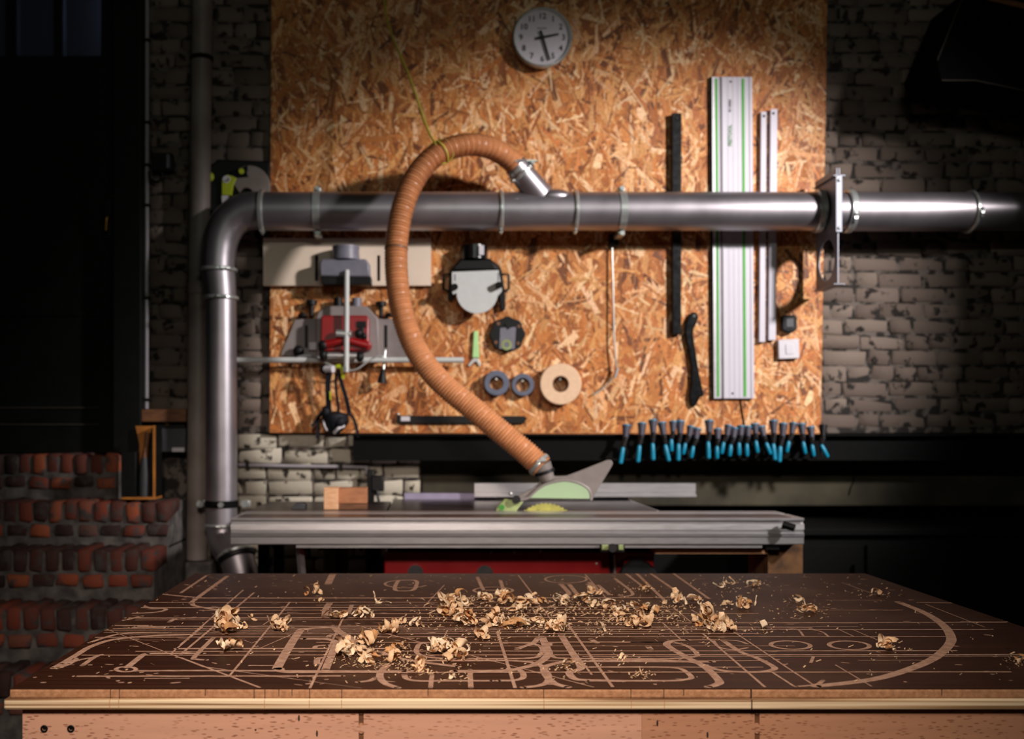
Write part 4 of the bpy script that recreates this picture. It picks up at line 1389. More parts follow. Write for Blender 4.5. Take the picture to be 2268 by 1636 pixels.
# main table and extension
MB().box(-0.165, 0.850, Y1s + 0.002, 4.545, ZS - 0.045, ZS).build('main_table', M_iron, sw_, smooth=False, bevel=0.003)
MB().box(P(895, 0, 4.545).x, P(1392, 0, 4.545).x, 4.547, 4.590, ZS - 0.05, Z(1092, 4.547)).build('rear_rail', M_lilac, sw_, smooth=False, bevel=0.002)
MB().box(0.850, 0.857, Y1s + 0.002, 4.545, ZS - 0.03, ZS + 0.001).build('table_edge', M_alu, sw_, smooth=False)
fe = MB()
Yx = 4.49
fp = [(Yx, Z(1070, Yx)), (Yx, Z(1090, Yx)), (Yx + 0.006, Z(1091, Yx)), (Yx + 0.006, Z(1093, Yx)), (Yx - 0.014, Z(1094, Yx)), (Yx - 0.014, Z(1099.5, Yx)), (Yx + 0.04, Z(1099.5, Yx)), (Yx + 0.04, Z(1070, Yx))]
n = len(fp)
fx0, fx1 = P(1051, 0, Yx).x, P(1541, 0, Yx).x
fe.add([(x, y, z) for x in (fx0, fx1) for y, z in fp], [tuple(range(n)), tuple(range(2 * n - 1, n - 1, -1))] + [(i, (i + 1) % n, n + (i + 1) % n, n + i) for i in range(n)])
fe.build('rip_fence', M_alu, sw_, smooth=False)
MB().box(fx0 + .1, fx0 + .2, Yx, Yx + 0.05, ZS, Z(1099.6, Yx)).build('fence_foot', M_black, sw_, smooth=False)
# cabinet
Yk = 3.75
MB().box(P(851, 0, Yk).x, P(1449, 0, Yk).x, Yk, 4.45, 0.06, Z(1221, Yk)).build('cabinet', M_red, sw_, smooth=False, bevel=0.006)
MB().box(-0.16, 0.80, Yk + 0.02, 4.42, Z(1221, Yk), ZS - 0.046).build('trunnion_housing', M_black, sw_, smooth=False)
MB().box(P(851, 0, Yk).x + .02, P(1449, 0, Yk).x - .02, Yk + 0.03, 4.42, 0.0, 0.06).build('plinth', M_black, sw_, smooth=False)
MB().cyl(P(920, 1268, Yk - 0.002), P(920, 1268, Yk - 0.03), 0.028, n=24).build('knob', M_black, sw_)
MB().cyl(P(1074, 1270, Yk - 0.001), P(1074, 1270, Yk - 0.012), 0.030, n=24).build('knob', M_black, sw_)
hwz = P(1412, 1282, Yk - 0.05)
wh = MB().ring(hwz, (0, 1, 0), 0.052, 0.070, 0.022, 36, 0.006).build('handwheel', M_black, sw_)
MB().cyl(hwz + Vector((0, 0.05, 0)), hwz + Vector((0, -0.01, 0)), 0.054, n=28).build('hub', M_black, wh)
for px, py in ((1321, 1248), (1139, 1222), (1088, 1222), (1197, 1220)):
    MB().ball(P(px, py, Yk - 0.001), 0.005).build('screw', M_steel, sw_)
MB().cyl(P(1361, 1228, Yk - 0.012), P(1362, 1270, Yk - 0.012), 0.005, n=10).build('rod', M_steel, sw_)
MB().rpx(1350, 1222, 1357, 1270, Yk - 0.004, 0.004).build('panel_seam', M_black, sw_)
lk = MB().rpx(1330, 1205, 1384, 1223, Y0s - 0.012, 0.02).build('lock_block', M_black, sw_, bevel=0.002)
for x0, x1 in ((1333, 1348), (1370, 1381)):
    MB().rpx(x0, 1206, x1, 1218, Y0s - 0.018, 0.008).build('lock_pad', M_yellowgreen, lk, bevel=0.002)
MB().cyl(P(1357, 1213, Y0s - 0.01), P(1357, 1213, Y0s - 0.045), 0.015, n=18).build('lock_knob', M_black, lk)
# supports
MB().tube([P(664, 1213, 3.68), P(674, 1330, 3.72), P(682, 1500, 3.78)], 0.014, 4).build('strut', M_alu, sw_, smooth=False)
MB().box(P(1452, 0, 3.66).x, P(1700, 0, 3.66).x, 3.66, 3.95, Z(1226, 3.66), Z(1215, 3.66)).build('wooden_shelf', M_wood, sw_, smooth=False)
MB().box(P(1690, 0, 3.65).x, P(1720, 0, 3.65).x, 3.62, 3.70, Z(1214, 3.65), sy(1206.5)).build('end_stop', M_black, sw_, smooth=False)
ob = thing('support_box', 'brown strand board box under the right end of the saw carriage', 'box', (P(1740, 0, 3.68).x, 3.75, 0))
MB().box(P(1701, 0, 3.68).x, P(1778, 0, 3.68).x, 3.68, 3.90, 0, sy(1207) - 0.003).build('body', M_shelf_osb, ob, smooth=False)
MB().box(P(1699, 0, 3.68).x, P(1702, 0, 3.68).x, 3.67, 3.90, 0.0, sy(1207) - 0.003).build('side_panel', M_shelf_osb, ob, smooth=False)
po = thing('timber_post', 'brown timber post under the saw carriage left of the red cabinet', 'post', (P(731, 0, 4.1).x, 4.1, 0))
MB().box(P(717, 0, 4.1).x, P(744, 0, 4.1).x, 4.10, 4.16, 0, ZS - 0.11).build('post', M_wood_dark, po, smooth=False, bevel=0.002)
MB().box(P(757, 0, 4.1).x, P(768, 0, 4.1).x, 4.12, 4.16, 0, ZS - 0.11).build('batten', M_wood_dark, po, smooth=False, bevel=0.002)
MB().box(P(717, 0, 4.1).x, P(768, 0, 4.1).x, 4.161, 4.175, 0.3, ZS - 0.12).build('cleat', M_wood_dark, po, smooth=False)
# blade
YB = 3.912


def gz(x, y):
    return 960 + x / 4.36, 960 + y / 4.36


bc = P(*gz(1085, 745), YB)
zt = P(*gz(1085, 666), YB).z
RB = 0.132
bcz = zt - RB
nb = 96
bp_ = []
for i in range(nb):
    a = 2 * math.pi * i / nb
    r = RB if i % 2 == 0 else RB - 0.006
    bp_.append((bc.x + r * math.cos(a), bcz + r * math.sin(a)))
MB().prism(bp_, YB, YB + 0.003).build('blade', M_blade, sw_, smooth=False)
# guard
outl = [(1130, 390), (1180, 412), (1285, 407), (1400, 365), (1680, 255), (1715, 255), (1735, 285), (1720, 320), (1585, 545), (1535, 640), (850, 640), (790, 655), (770, 620), (880, 570), (960, 525), (1020, 480), (1025, 420), (1050, 395)]
win = [(910, 622), (960, 578), (1030, 520), (1110, 480), (1250, 452), (1350, 462), (1430, 490), (1490, 530), (1515, 580), (1518, 630)]
MB().ppx([gz(*q) for q in outl], YB + 0.002, 0.010).build('blade_guard', M_guard_grey, sw_, bevel=0.002)
MB().ppx([gz(*q) for q in win], YB - 0.016, 0.017).build('guard_window', M_guard_window, sw_, bevel=0.002)
rim = catmull([P(*gz(*q), YB - 0.012) for q in [(840, 640)] + win + [(1530, 640)]], 4)
MB().tube(rim, 0.006, 8).build('guard_rim', M_guard_grey, sw_)
MB().ppx([gz(*q) for q in [(600, 752), (612, 715), (645, 672), (690, 632), (760, 640), (835, 660), (872, 652), (800, 752)]], YB - 0.014, 0.028).build('guard_nose', M_yellowgreen, sw_, bevel=0.004)
MB().cyl(P(*gz(800, 635), YB - 0.012), P(*gz(800, 635), YB - 0.034), 0.016, n=20).build('pivot_knob', M_black, sw_)
MB().cyl(P(*gz(660, 712), YB - 0.0145), P(*gz(660, 712), YB - 0.018), 0.010, n=16).build('nose_pin', M_green_print, sw_)
MB().ball(P(*gz(745, 580), YB), 0.008).build('bolt', M_steel, sw_)
pa, pb_ = P(1203, 1033, YB), P(1213, 1062, YB)
MB().tube([P(1198, 1030, YB), P(1206, 1046, YB), P(1214, 1064, YB)], [0.040, 0.034, 0.026], 24).build('hose_port', M_guard_grey, sw_)
MB().ring(P(1206, 1045, YB), pb_ - pa, 0.030, 0.039, 0.012, 28).build('port_ring', M_black, sw_)

# wooden block and offcut on the carriage back
wbk = MB()
Yw_ = 3.70
wb0, wb1 = P(717, 0, 4.0), P(748, 0, 4.0)
tb_ = thing('support_table', 'dark side table of the saw under the pine block', 'table', (-0.35, 4.1, 0))
MB().box(P(560, 0, 4.0).x, -0.170, 3.93, 4.42, ZS - 0.04, ZS - 0.001).build('table_top', M_iron, tb_, smooth=False)
for x in (P(575, 0, 4.0).x, -0.25):
    for y in (3.96, 4.36):
        MB().box(x, x + 0.04, y, y + 0.04, 0, ZS - 0.04).build('leg', M_black_steel, tb_, smooth=False)
wk = thing('pine_block', 'pale pine timber block standing on the saw beside the socket', 'timber block', (P(762, 0, 3.99).x, 4.05, ZS))
q0, q1 = P(717, 1080, 3.97), P(749, 1130, 3.97)
MB().box(q0.x, q1.x, 3.97, 4.06, ZS, q0.z).build('end_grain', M_wood, wk, smooth=False, bevel=0.002)
r0 = P(813, 0, 4.00)
MB().box(q1.x, r0.x, 3.985, 4.05, ZS + 0.022, q0.z - 0.001).build('rail', mat('pine_rail', (176, 116, 78), 0.6, c2=(150, 96, 62), scale=14, stretch=(2, 8, 8)), wk, smooth=False, bevel=0.002)
MB().box(q1.x, r0.x, 3.99, 4.045, ZS, ZS + 0.0215).build('base_strip', M_wood_dark, wk, smooth=False)
oc = MB().ppx([(640, 1130), (655, 1114), (670, 1112), (677, 1118), (676, 1130)], 4.02, 0.05).build('metal_offcut', M_grey_box, bevel=0.003)
tag(oc, 'small dark wedge lying on the saw left of the pine block', 'wedge')

# ------------------------------------------------------------------ hanging dark hood, top right
hk = thing('ceiling_hood', 'dark angular box hanging from the ceiling in the top right corner', 'hood', P(2180, 190, 4.25))
Yj = 4.24
sh = [(2076, 133), (2140, -20), (2330, -60), (2400, 150), (2330, 215), (2160, 178), (2085, 178)]
MB().ppx(sh, Yj, 0.30).build('body', M_matte_black, hk, smooth=False)
for a_, b2 in (((2076, 133), (2136, -15)), ((2086, 178), (2160, 178)), ((2160, 178), (2268, 200))):
    MB().tube([P(a_[0], a_[1], Yj - 0.003), P(b2[0], b2[1], Yj - 0.003)], 0.0022, 6).build('edge_trim', M_moulding, hk)
MB().tube([P(2190, -4, Yj - 0.02), P(2300, 22, Yj - 0.02)], 0.012, 6).build('top_batten', M_wood_dark, hk)
MB().box(P(2200, 0, Yj).x, P(2230, 0, Yj).x, Yj + 0.1, Yj + 0.14, Z(-40, Yj), ZC).build('hanger', M_black_steel, hk, smooth=False)

# ------------------------------------------------------------------ workbench
YF, YBk = T(0, 1524).y, T(0, 1269.5).y
XA, XB = T(24, 1524).x, (1916 - CX) * YBk / F
wbx = thing('workbench', 'heavy wooden workbench with dark routed top in the foreground', 'workbench', ((XA + XB) / 2, (YF + YBk) / 2, 0))
tz = 0.0165
MB().box(XA, XB, YF, YBk, ZT - 0.0015, ZT).build('film_top', M_film, wbx, smooth=False)
MB().box(XA - 0.002, XB, YF - 0.001, YBk, ZT - tz, ZT - 0.0015).build('fibreboard_layer', M_mdf, wbx, smooth=False, bevel=0.003)
MB().box(XA - 0.010, XB + .003, YF - 0.005, YBk, ZT - tz - 0.0175, ZT - tz).build('plywood_layer', M_ply, wbx, smooth=False, bevel=0.003)
zl = ZT - tz - 0.0175
YA = YF + 0.008


def ax_(px):
    return (px - CX) * YA / F


xs = [ax_(50), ax_(1421), XB - 0.03]
for k in range(2):
    x0, x1 = xs[k] + (0.0004 if k else 0), xs[k + 1]
    slots = [800] if k == 0 else [1677]
    m_ = M_beech if k == 0 else M_beech_dark
    fr = MB()
    sxx = ax_(slots[0])
    hw_ = 0.0042
    # board pieces around two stacked slots
    zs = [(ax_z) for ax_z in ()]
    def az(py):
        return HC - (py - CY) * YA / F
    s1, s2, s3, s4 = az(1576), az(1607), az(1619), az(1652)
    fr.box(x0, sxx - hw_, YA, YA + 0.032, zl - 0.14, zl - .0003)
    fr.box(sxx + hw_, x1, YA, YA + 0.032, zl - 0.14, zl - .0003)
    fr.box(sxx - hw_, sxx + hw_, YA, YA + 0.032, s1, zl - .0003)
    fr.box(sxx - hw_, sxx + hw_, YA, YA + 0.032, s3, s2)
    fr.box(sxx - hw_, sxx + hw_, YA, YA + 0.032, zl - 0.14, s4)
    ap = fr.build('apron_board', m_, wbx, smooth=False)
    MB().box(sxx - hw_, sxx + hw_, YA + 0.003, YA + 0.02, s4, s1).build('slot_filler', M_wood_dark, ap, smooth=False)
    for zz, sg_ in ((s1, -1), (s2, 1), (s3, -1)):
        MB().cyl((sxx, YA + 0.0004, zz), (sxx, YA + 0.012, zz), hw_, n=16).build('slot_end', M_beech_dark, ap)
for px in (98, 157):
    p = P(px, 1613, YA)
    s = MB().ring((p.x, YA - 0.0005, p.z), (0, 1, 0), 0.0032, 0.0062, 0.003, 24, 0.0008).build('screw', M_black, wbx)
    MB().ball((p.x, YA + 0.002, p.z), 0.0034).build('socket', M_black_steel, s)
for q in ((662, 1590), (702, 1624), (1567, 1627), (566, 1616), (1456, 1601)):
    p = P(q[0], q[1], YA)
    MB().ball((p.x, YA, p.z), 0.0035, 0.5, 0.15, 1.6 if q[0] != 566 else .5).build('dent', M_kerf_dark, wbx)
for x in (XA + 0.06, XB - 0.16):
    for y in (YA + 0.06, YBk - 0.16):
        MB().box(x, x + 0.10, y, y + 0.10, 0, zl - 0.0003).build('leg', M_beech_dark, wbx, smooth=False, bevel=0.004)
MB().box(xs[0], xs[-1], YBk - 0.07, YBk - 0.04, zl - 0.14, zl - .0003).build('apron_board', M_beech_dark, wbx, smooth=False)
for x in (xs[0], xs[-1] - 0.032):
    MB().box(x, x + 0.032, YA + 0.0325, YBk - 0.0705, zl - 0.14, zl - .0003).build('apron_board', M_beech_dark, wbx, smooth=False)
# saw cuts down the front edge
for px, full in ((245, 1), (265, 1), (455, 0), (563, 2), (587, 1), (618, 0), (647, 0), (686, 1), (757, 1), (948, 0), (1204, 1), (1397, 1), (1470, 1), (1663, 3), (2085, 0), (1514, 0)):
    x = (px - CX) * YF / F
    z0 = ZT - tz - (0.0175 if full in (1, 3) else 0.0 if full == 0 else 0.006)
    wd = 0.0006 if full < 3 else 0.0013
    MB().box(x - wd, x + wd, YF - 0.0015, YF + 0.001, ZT - tz if full else ZT - 0.012, ZT - 0.001).build('saw_cut', M_kerf_dark, wbx, smooth=False)
    if full in (1, 3):
        MB().box(x - wd * .8, x + wd * .8, YF - 0.0056, YF - 0.003, z0 + 0.001, ZT - tz - .001).build('saw_cut', M_kerf_dark if full == 3 else M_mdf, wbx, smooth=False)

# routed grooves and saw kerfs on the top ---------------------------
ZOOM = {'A': (400, 1260, 4.536), 'B': (850, 1260, 4.536), 'C': (1300, 1260, 4.536), 'D': (1750, 1260, 4.378), 'E': (0, 1260, 5.04)}
gcount = [0]


def to_px(zm, pts):
    ox, oy, s = ZOOM[zm]
    return [(ox + x / s, oy + y / s) for x, y in pts]


def clampt(p):
    return Vector((min(max(p.x, XA + .001), XB - .001), min(max(p.y, YF + .0005), YBk - .001), p.z))


def groove(px_pts, wdt, name='routed_groove', smooth=True, closed=False, m=None):
    pts = [T(x, y) for x, y in px_pts]
    if closed:
        pts = pts + [pts[0]]
    if smooth and len(pts) > 2:
        pts = catmull(pts, 8)
    gcount[0] += 1
    z = ZT + 0.0002 + gcount[0] * 0.000003
    vs, fs = [], []
    n = len(pts)
    for i, p in enumerate(pts):
        t = pts[min(i + 1, n - 1)] - pts[max(i - 1, 0)]
        if closed and i in (0, n - 1):
            t = pts[1] - pts[-2]
        t.z = 0
        t.normalize()
        s = Vector((-t.y, t.x, 0)) * wdt / 2
        for q in (p + s, p - s):
            q = clampt(q)
            vs.append((q.x, q.y, z))
    fs = [(2 * i, 2 * i + 1, 2 * i + 3, 2 * i + 2) for i in range(n - 1)]
    mb = MB().add(vs, fs)
    # rounded cutter ends
    if not closed and wdt > 0.007:
        for p in (pts[0], pts[-1]):
            k = 12
            cv = [clampt(p + Vector((math.cos(2 * math.pi * i / k), math.sin(2 * math.pi * i / k), 0)) * wdt / 2) for i in range(k)]
            mb.add([(q.x, q.y, z) for q in cv], [tuple(range(k))])
    o = mb.build(name, m or M_groove, wbx, smooth=False)
    return o


GR = [
    ('E', [(600, 1105), (700, 1050), (850, 960), (1000, 870), (1200, 800), (1400, 770), (1700, 745), (2268, 725)], .014),
    ('E', [(1000, 820), (1150, 770), (1300, 730), (1500, 712), (1900, 705)], .010),
    ('E', [(2268, 940), (1700, 940), (1630, 945), (1580, 970), (1420, 1095)], .013),
    ('E', [(1530, 1138), (2268, 1132), (4400, 1140)], .010),
    ('A', [(470, 70), (140, 310), (120, 345), (150, 370), (350, 405), (570, 420)], .012),
    ('A', [(0, 240), (260, 65)], .008),
    ('E', [(1620, 350), (1580, 395), (1700, 440), (1830, 440), (1840, 460), (1700, 485), (1420, 495)], .010),
    ('E', [(1390, 570), (1580, 525)], .012),
    ('E', [(640, 1100), (740, 1070), (840, 1010), (800, 1000), (680, 1060)], .012),
    ('E', [(760, 1055), (900, 1010), (1050, 985)], .008),
    ('E', [(920, 1075), (1050, 985), (1130, 955)], .010),
    ('E', [(1890, 590), (1960, 550)], .010),
    ('E', [(1260, 630), (1680, 630)], .009), ('E', [(1450, 652), (1870, 650)], .008),
    ('E', [(1700, 270), (2120, 310), (2268, 320)], .010),
    ('A', [(2268, 1030), (1500, 1030), (1060, 1030), (990, 1000), (985, 965), (1180, 645), (1260, 602), (1520, 590), (1600, 632), (1790, 745)], .018),
    ('A', [(1230, 700), (1400, 700), (1500, 708), (1560, 735), (1545, 790), (1455, 1010)], .015),
    ('A', [(330, 690), (140, 880), (160, 905), (260, 912)], .010),
    ('A', [(1500, 340), (1460, 400), (1450, 470)], .016),
    ('A', [(1530, 50), (1480, 150)], .020),
    ('A', [(1720, 360), (1690, 440)], .010),
    ('A', [(1030, 380), (1040, 395)], .012),
    ('A', [(2000, 830), (2268, 910), (2790, 980)], .013),
    ('A', [(2090, 950), (2015, 1030), (2005, 1090), (2060, 1150), (2180, 1192)], .013),
    ('A', [(1780, 1135), (1900, 1120), (1960, 1090)], .010),
    ('A', [(1370, 960), (1380, 900), (1470, 885)], .012), ('A', [(1340, 800), (1370, 772), (1480, 765)], .010),
    ('A', [(1480, 690), (1500, 665), (1560, 660)], .010),
    ('B', [(560, 736), (380, 745), (335, 790), (330, 835), (390, 872), (520, 892), (800, 900), (1450, 895), (1575, 855), (1590, 800), (1540, 762), (1400, 742), (900, 738)], .010),
    ('B', [(1590, 680), (1640, 800), (1655, 855), (1560, 940), (1400, 990), (1200, 1020), (700, 1025)], .016),
    ('B', [(1550, 690), (1500, 745), (1410, 775), (1340, 805)], .012),
    ('B', [(2900, 735), (1800, 735), (1665, 765), (1640, 815), (1690, 872), (1810, 896), (2400, 900), (2870, 900), (3120, 880), (3145, 850), (3060, 780), (2900, 738), (2500, 735)], .010),
    ('B', [(3300, 930), (2268, 925), (1850, 930), (1660, 965), (1610, 1005), (1640, 1080), (1720, 1150), (1850, 1185)], .014),
    ('B', [(200, 920), (900, 918), (1380, 925), (1560, 960), (1615, 1010), (1655, 1070), (1640, 1135), (1560, 1170), (1400, 1188)], .012),
    ('B', [(1780, 660), (1880, 820), (1975, 975), (1960, 1010), (1865, 1035), (1910, 1098), (2030, 1115), (2400, 1124)], .014),
    ('B', [(205, 1060), (230, 1100), (350, 1123), (700, 1122), (1090, 1122)], .010),
    ('B', [(1150, 1122), (1320, 1115), (1400, 1090), (1390, 1035), (1340, 1010), (1200, 1000)], .011),
    ('B', [(485, 1060), (470, 1190)], .008), ('B', [(865, 1010), (875, 1190)], .009),
    ('B', [(940, 80), (1000, 205), (1040, 212), (1180, 210), (1195, 190), (1170, 110)], .010),
    ('B', [(1780, 150), (1860, 245), (1810, 268)], .013), ('B', [(1860, 150), (1945, 255)], .012), ('B', [(2060, 130), (2180, 250)], .012),
    ('C', [(1020, 712), (880, 718), (805, 745), (830, 785), (1000, 885), (1180, 980), (1325, 1120), (1300, 1160), (1220, 1183)], .015),
    ('C', [(1370, 720), (1540, 830), (1700, 890), (1865, 975), (1870, 1010), (1720, 1034), (1470, 1030), (1290, 1005), (1150, 955), (960, 925), (600, 915), (0, 920)], .012),
    ('C', [(1050, 712), (1240, 710), (1500, 720), (1620, 755)], .007),
    ('C', [(1270, 720), (1330, 785), (1480, 810), (1620, 790)], .007),
    ('C', [(0, 985), (700, 985), (880, 992), (970, 1015), (1050, 1088), (970, 1112), (800, 1122), (0, 1122)], .010),
    ('C', [(610, 775), (640, 805)], .012), ('C', [(40, 705), (100, 740)], .012),
    ('C', [(110, 160), (230, 260)], .010), ('C', [(280, 95), (460, 245), (330, 280)], .009), ('C', [(0, 150), (130, 250)], .010),
    ('C', [(390, 45), (560, 175)], .008), ('C', [(500, 45), (780, 315)], .009), ('C', [(640, 45), (940, 250)], .009), ('C', [(870, 45), (1230, 300)], .008),
    ('D', [(1050, 320), (1250, 400), (1400, 480), (1510, 570), (1560, 660), (1550, 720), (1480, 800), (1350, 890), (1100, 990), (850, 1060), (550, 1105), (250, 1135)], .019),
    ('D', [(1240, 325), (1580, 328)], .008), ('D', [(1650, 512), (2100, 512), (2060, 490)], .006),
    ('D', [(0, 580), (80, 590), (130, 650)], .005), ('D', [(200, 585), (310, 610), (380, 660)], .005), ('D', [(200, 910), (225, 850)], .006),
    ('D', [(60, 1140), (250, 1120), (320, 1080)], .008),
]
for zm, pts, wd in GR:
    groove(to_px(zm, pts), wd)


def ellipse(px, py, rx, ry, wd, a0=0, a1=360, skew=0.0):
    pts = [(px + rx * math.cos(math.radians(a)) + skew * math.sin(math.radians(a)), py + ry * math.sin(math.radians(a))) for a in range(a0, a1, 12)]
    groove(pts, wd, closed=(a1 - a0 == 360))


ellipse(279, 1482, 22, 5.5, .008)
ellipse(1751, 1428.5, 43, 9.2, .009, skew=8)
ellipse(1881, 1429, 44, 9.6, .009, skew=8)
ellipse(850 + 1100 / 4.536, 1260 + 215 / 4.536, 43, 7.5, .008)
ellipse(850 + 1830 / 4.536, 1260 + 102 / 4.536, 46, 8.5, .007)
ellipse(850 + 225 / 4.536, 1260 + 150 / 4.536, 47, 8.5, .007, 20, 300)
groove(to_px('B', [(150, 112), (115, 170), (120, 212), (200, 220), (290, 212), (325, 170), (318, 115)]), .011, closed=True)

KERF = [
    ('E', [(1150, 670), (2268, 1090), (4030, 1352)], .004), ('A', [(0, 890), (490, 1075), (800, 1192)], .005),
    ('E', [(1900, 950), (2268, 640)], .004), ('A', [(0, 760), (630, 210)], .0045), ('A', [(0, 858), (740, 235)], .0055),
    ('A', [(490, 1075), (1100, 330)], .0045), ('A', [(1650, 455), (1295, 1205)], .0045),
    ('A', [(1760, 560), (1990, 630), (2268, 700)], .004), ('A', [(640, 715), (715, 745), (830, 700)], .003), ('A', [(770, 770), (800, 795), (1110, 660)], .003),
    ('A', [(2040, 570), (1950, 695)], .003), ('A', [(870, 465), (890, 520), (830, 560)], .003),
    ('B', [(1140, 630), (1320, 1195)], .006), ('B', [(1850, 555), (2300, 1185)], .0055), ('B', [(1860, 760), (2090, 1062)], .004), ('B', [(1590, 385), (1770, 640)], .004),
    ('B', [(1350, 60), (1540, 310)], .0045), ('B', [(2020, 50), (2268, 330)], .004), ('B', [(640, 615), (590, 720)], .003),
    ('B', [(200, 690), (450, 760)], .004), ('B', [(880, 870), (1200, 950), (2110, 1188)], .0035), ('B', [(610, 160), (400, 380)], .003),
    ('C', [(760, 540), (940, 705)], .004), ('C', [(870, 390), (1040, 530)], .0045), ('C', [(1050, 410), (1180, 490)], .004), ('C', [(1160, 645), (1790, 1188)], .0048),
    ('C', [(1430, 600), (2100, 1050), (2300, 1180)], .004), ('C', [(1130, 400), (1260, 480)], .004), ('C', [(1850, 1030), (2080, 1178)], .0045),
    ('D', [(440, 930), (790, 1138)], .003), ('D', [(1310, 340), (1890, 565)], .003), ('D', [(500, 130), (830, 250)], .003), ('D', [(600, 585), (850, 690)], .003), ('D', [(480, 590), (620, 655)], .003),
]
for zm, pts, wd in KERF:
    groove(to_px(zm, pts), wd, 'saw_kerf', smooth=False)
# long saw kerfs parallel to the bench
for py, xa, xb, wd in ((1324, 430, 1560, .006), (1333.5, 330, 1250, .004), (1345, 300, 1480, .006), (1351, 440, 1500, .004), (1359, 470, 1680, .004), (1368, 280, 1500, .006), (1372.5, 300, 1380, .0025), (1379, 900, 2230, .0035), (1386.5, 300, 900, .005), (1391, 250, 1800, .004), (1395, 230, 2200, .0035), (1399.5, 230, 1460, .003), (1403.5, 260, 1680, .003), (1410.5, 210, 2100, .0035), (1422.5, 700, 1340, .003), (1431, 1070, 1760, .0025), (1436, 390, 900, .006), (1442, 300, 2120, .004), (1450.5, 180, 2260, .004), (1454, 1290, 2260, .0025), (1464, 900, 1700, .003), (1473.5, 550, 620, .003), (1478, 1300, 1690, .003), (1489, 700, 2240, .004), (1497, 165, 760, .005), (1502, 320, 420, .002), (1485, 300, 460, .004), (1381, 1500, 1900, .002), (1352, 1800, 2000, .003), (1330, 1830, 1960, .002), (1388, 1250, 1900, .002), (1463, 1900, 2060, .0015), (1340, 700, 1000, .002), (1417, 260, 420, .002)):
    s = []
    k = 14
    for i in range(k + 1):
        s.append((xa + (xb - xa) * i / k, py + rng.uniform(-0.25, 0.25) + (xa + (xb - xa) * i / k - 1000) * -0.0008))
    l = max(xa, 0)
    s = [(x, y) for x, y in s if T(x, y).x > XA - .02]
    groove(s, wd * 1.75, 'saw_kerf', smooth=False)
# small chips and nicks in the film
nk = MB()
for k in range(420):
    x, y = rng.uniform(XA + .02, XB - .05), rng.uniform(YF + .02, YBk - .01)
    if rng.random() < 0.35:
        x = XA + (x - XA) * 0.4
    l, w_ = rng.uniform(.003, .012), rng.uniform(.0012, .004)
    an = rng.gauss(0, 0.4)
    pts = []
    for i in range(6):
        a = 2 * math.pi * i / 6
        u, v = l * math.cos(a) * rng.uniform(.7, 1.2), w_ * math.sin(a) * rng.uniform(.7, 1.2)
        pts.append((x + u * math.cos(an) - v * math.sin(an), y + u * math.sin(an) + v * math.cos(an), ZT + 0.0001))
    nk.add(pts, [tuple(range(6))])
o = nk.build('film_chips', M_groove, wbx, smooth=False)
o['kind'] = 'stuff'

# ------------------------------------------------------------------ wood shavings
def shaving_mesh(seed, kind):
    r = random.Random(seed)
    nseg = 22
    if kind == 'curl':
        Lt, W0 = r.uniform(0.05, 0.085), r.uniform(0.009, 0.016)
        turns = r.uniform(1.2, 2.2)
        lead = r.uniform(0.006, 0.02)
    elif kind == 'wave':
        Lt, W0 = r.uniform(0.035, 0.06), r.uniform(0.009, 0.017)
        turns, lead = r.uniform(0.5, 1.0), r.uniform(-0.005, 0.01)
    else:
        Lt, W0 = r.uniform(0.03, 0.06), r.uniform(0.002, 0.0045)
        turns, lead = r.uniform(0.2, 0.6), r.uniform(-0.01, 0.01)
    vs, fs, cols = [], [], []
    x = z = 0.0
    ang = r.uniform(0, 6.28)
    ds = Lt / nseg
    ph = [r.uniform(0, 6.28) for _ in range(4)]
    base = r.choice([(236, 194, 150), (226, 176, 126), (244, 212, 174), (210, 156, 104), (236, 198, 156), (246, 220, 186)])
    for i in range(nseg + 1):
        t = i / nseg
        ang += turns * 2 * math.pi / nseg * (0.6 + 0.8 * t) + 0.25 * math.sin(9 * t + ph[0])
        x += ds * math.cos(ang)
        z += ds * math.sin(ang)
        tw = 0.5 * math.sin(3 * t + ph[1])
        wv = W0 * (0.45 + 0.55 * math.sin(math.pi * min(1, 0.12 + t * 0.9))) * r.uniform(0.82, 1.12)
        nx, nz = -math.sin(ang), math.cos(ang)
        for k, v in enumerate((-0.5, -0.17, 0.17, 0.5)):
            cr2 = 0.0016 * math.sin(11 * t + 4 * v + ph[2]) + r.uniform(-0.0006, 0.0006)
            yy = v * wv * math.cos(tw) + lead * t
            off = cr2 + v * wv * math.sin(tw) - 0.10 * wv * (4 * v * v)
            vs.append((x + nx * off, yy, z + nz * off))
            g = r.uniform(0.86, 1.08) * (0.9 if k in (0, 3) else 1.0)
            cols.append(tuple(lin(cc_) * g for cc_ in base) + (1,))
    for i in range(nseg):
        for k in range(3):
            fs.append((i * 4 + k, i * 4 + k + 1, (i + 1) * 4 + k + 1, (i + 1) * 4 + k))
    cxm = sum(v[0] for v in vs) / len(vs)
    czm = sum(v[2] for v in vs) / len(vs)
    vs = [(v[0] - cxm, v[1], v[2] - czm) for v in vs]
    if kind != 'curl':                                # lie along x, flat side down
        sxx = sum(v[0] * v[0] for v in vs)
        szz = sum(v[2] * v[2] for v in vs)
        sxz = sum(v[0] * v[2] for v in vs)
        th = -0.5 * math.atan2(2 * sxz, sxx - szz)
        c_, s_ = math.cos(th), math.sin(th)
        vs = [(v[0] * c_ - v[2] * s_, v[1], v[0] * s_ + v[2] * c_) for v in vs]
    me = bpy.data.meshes.new('wood_shaving')
    me.from_pydata(vs, [], fs)
    at = me.color_attributes.new('Col', 'FLOAT_COLOR', 'POINT')
    at.data.foreach_set('color', np.array(cols, dtype=np.float32).ravel())
    me.polygons.foreach_set('use_smooth', [True] * len(me.polygons))
    me.materials.append(M_shaving)
    return me


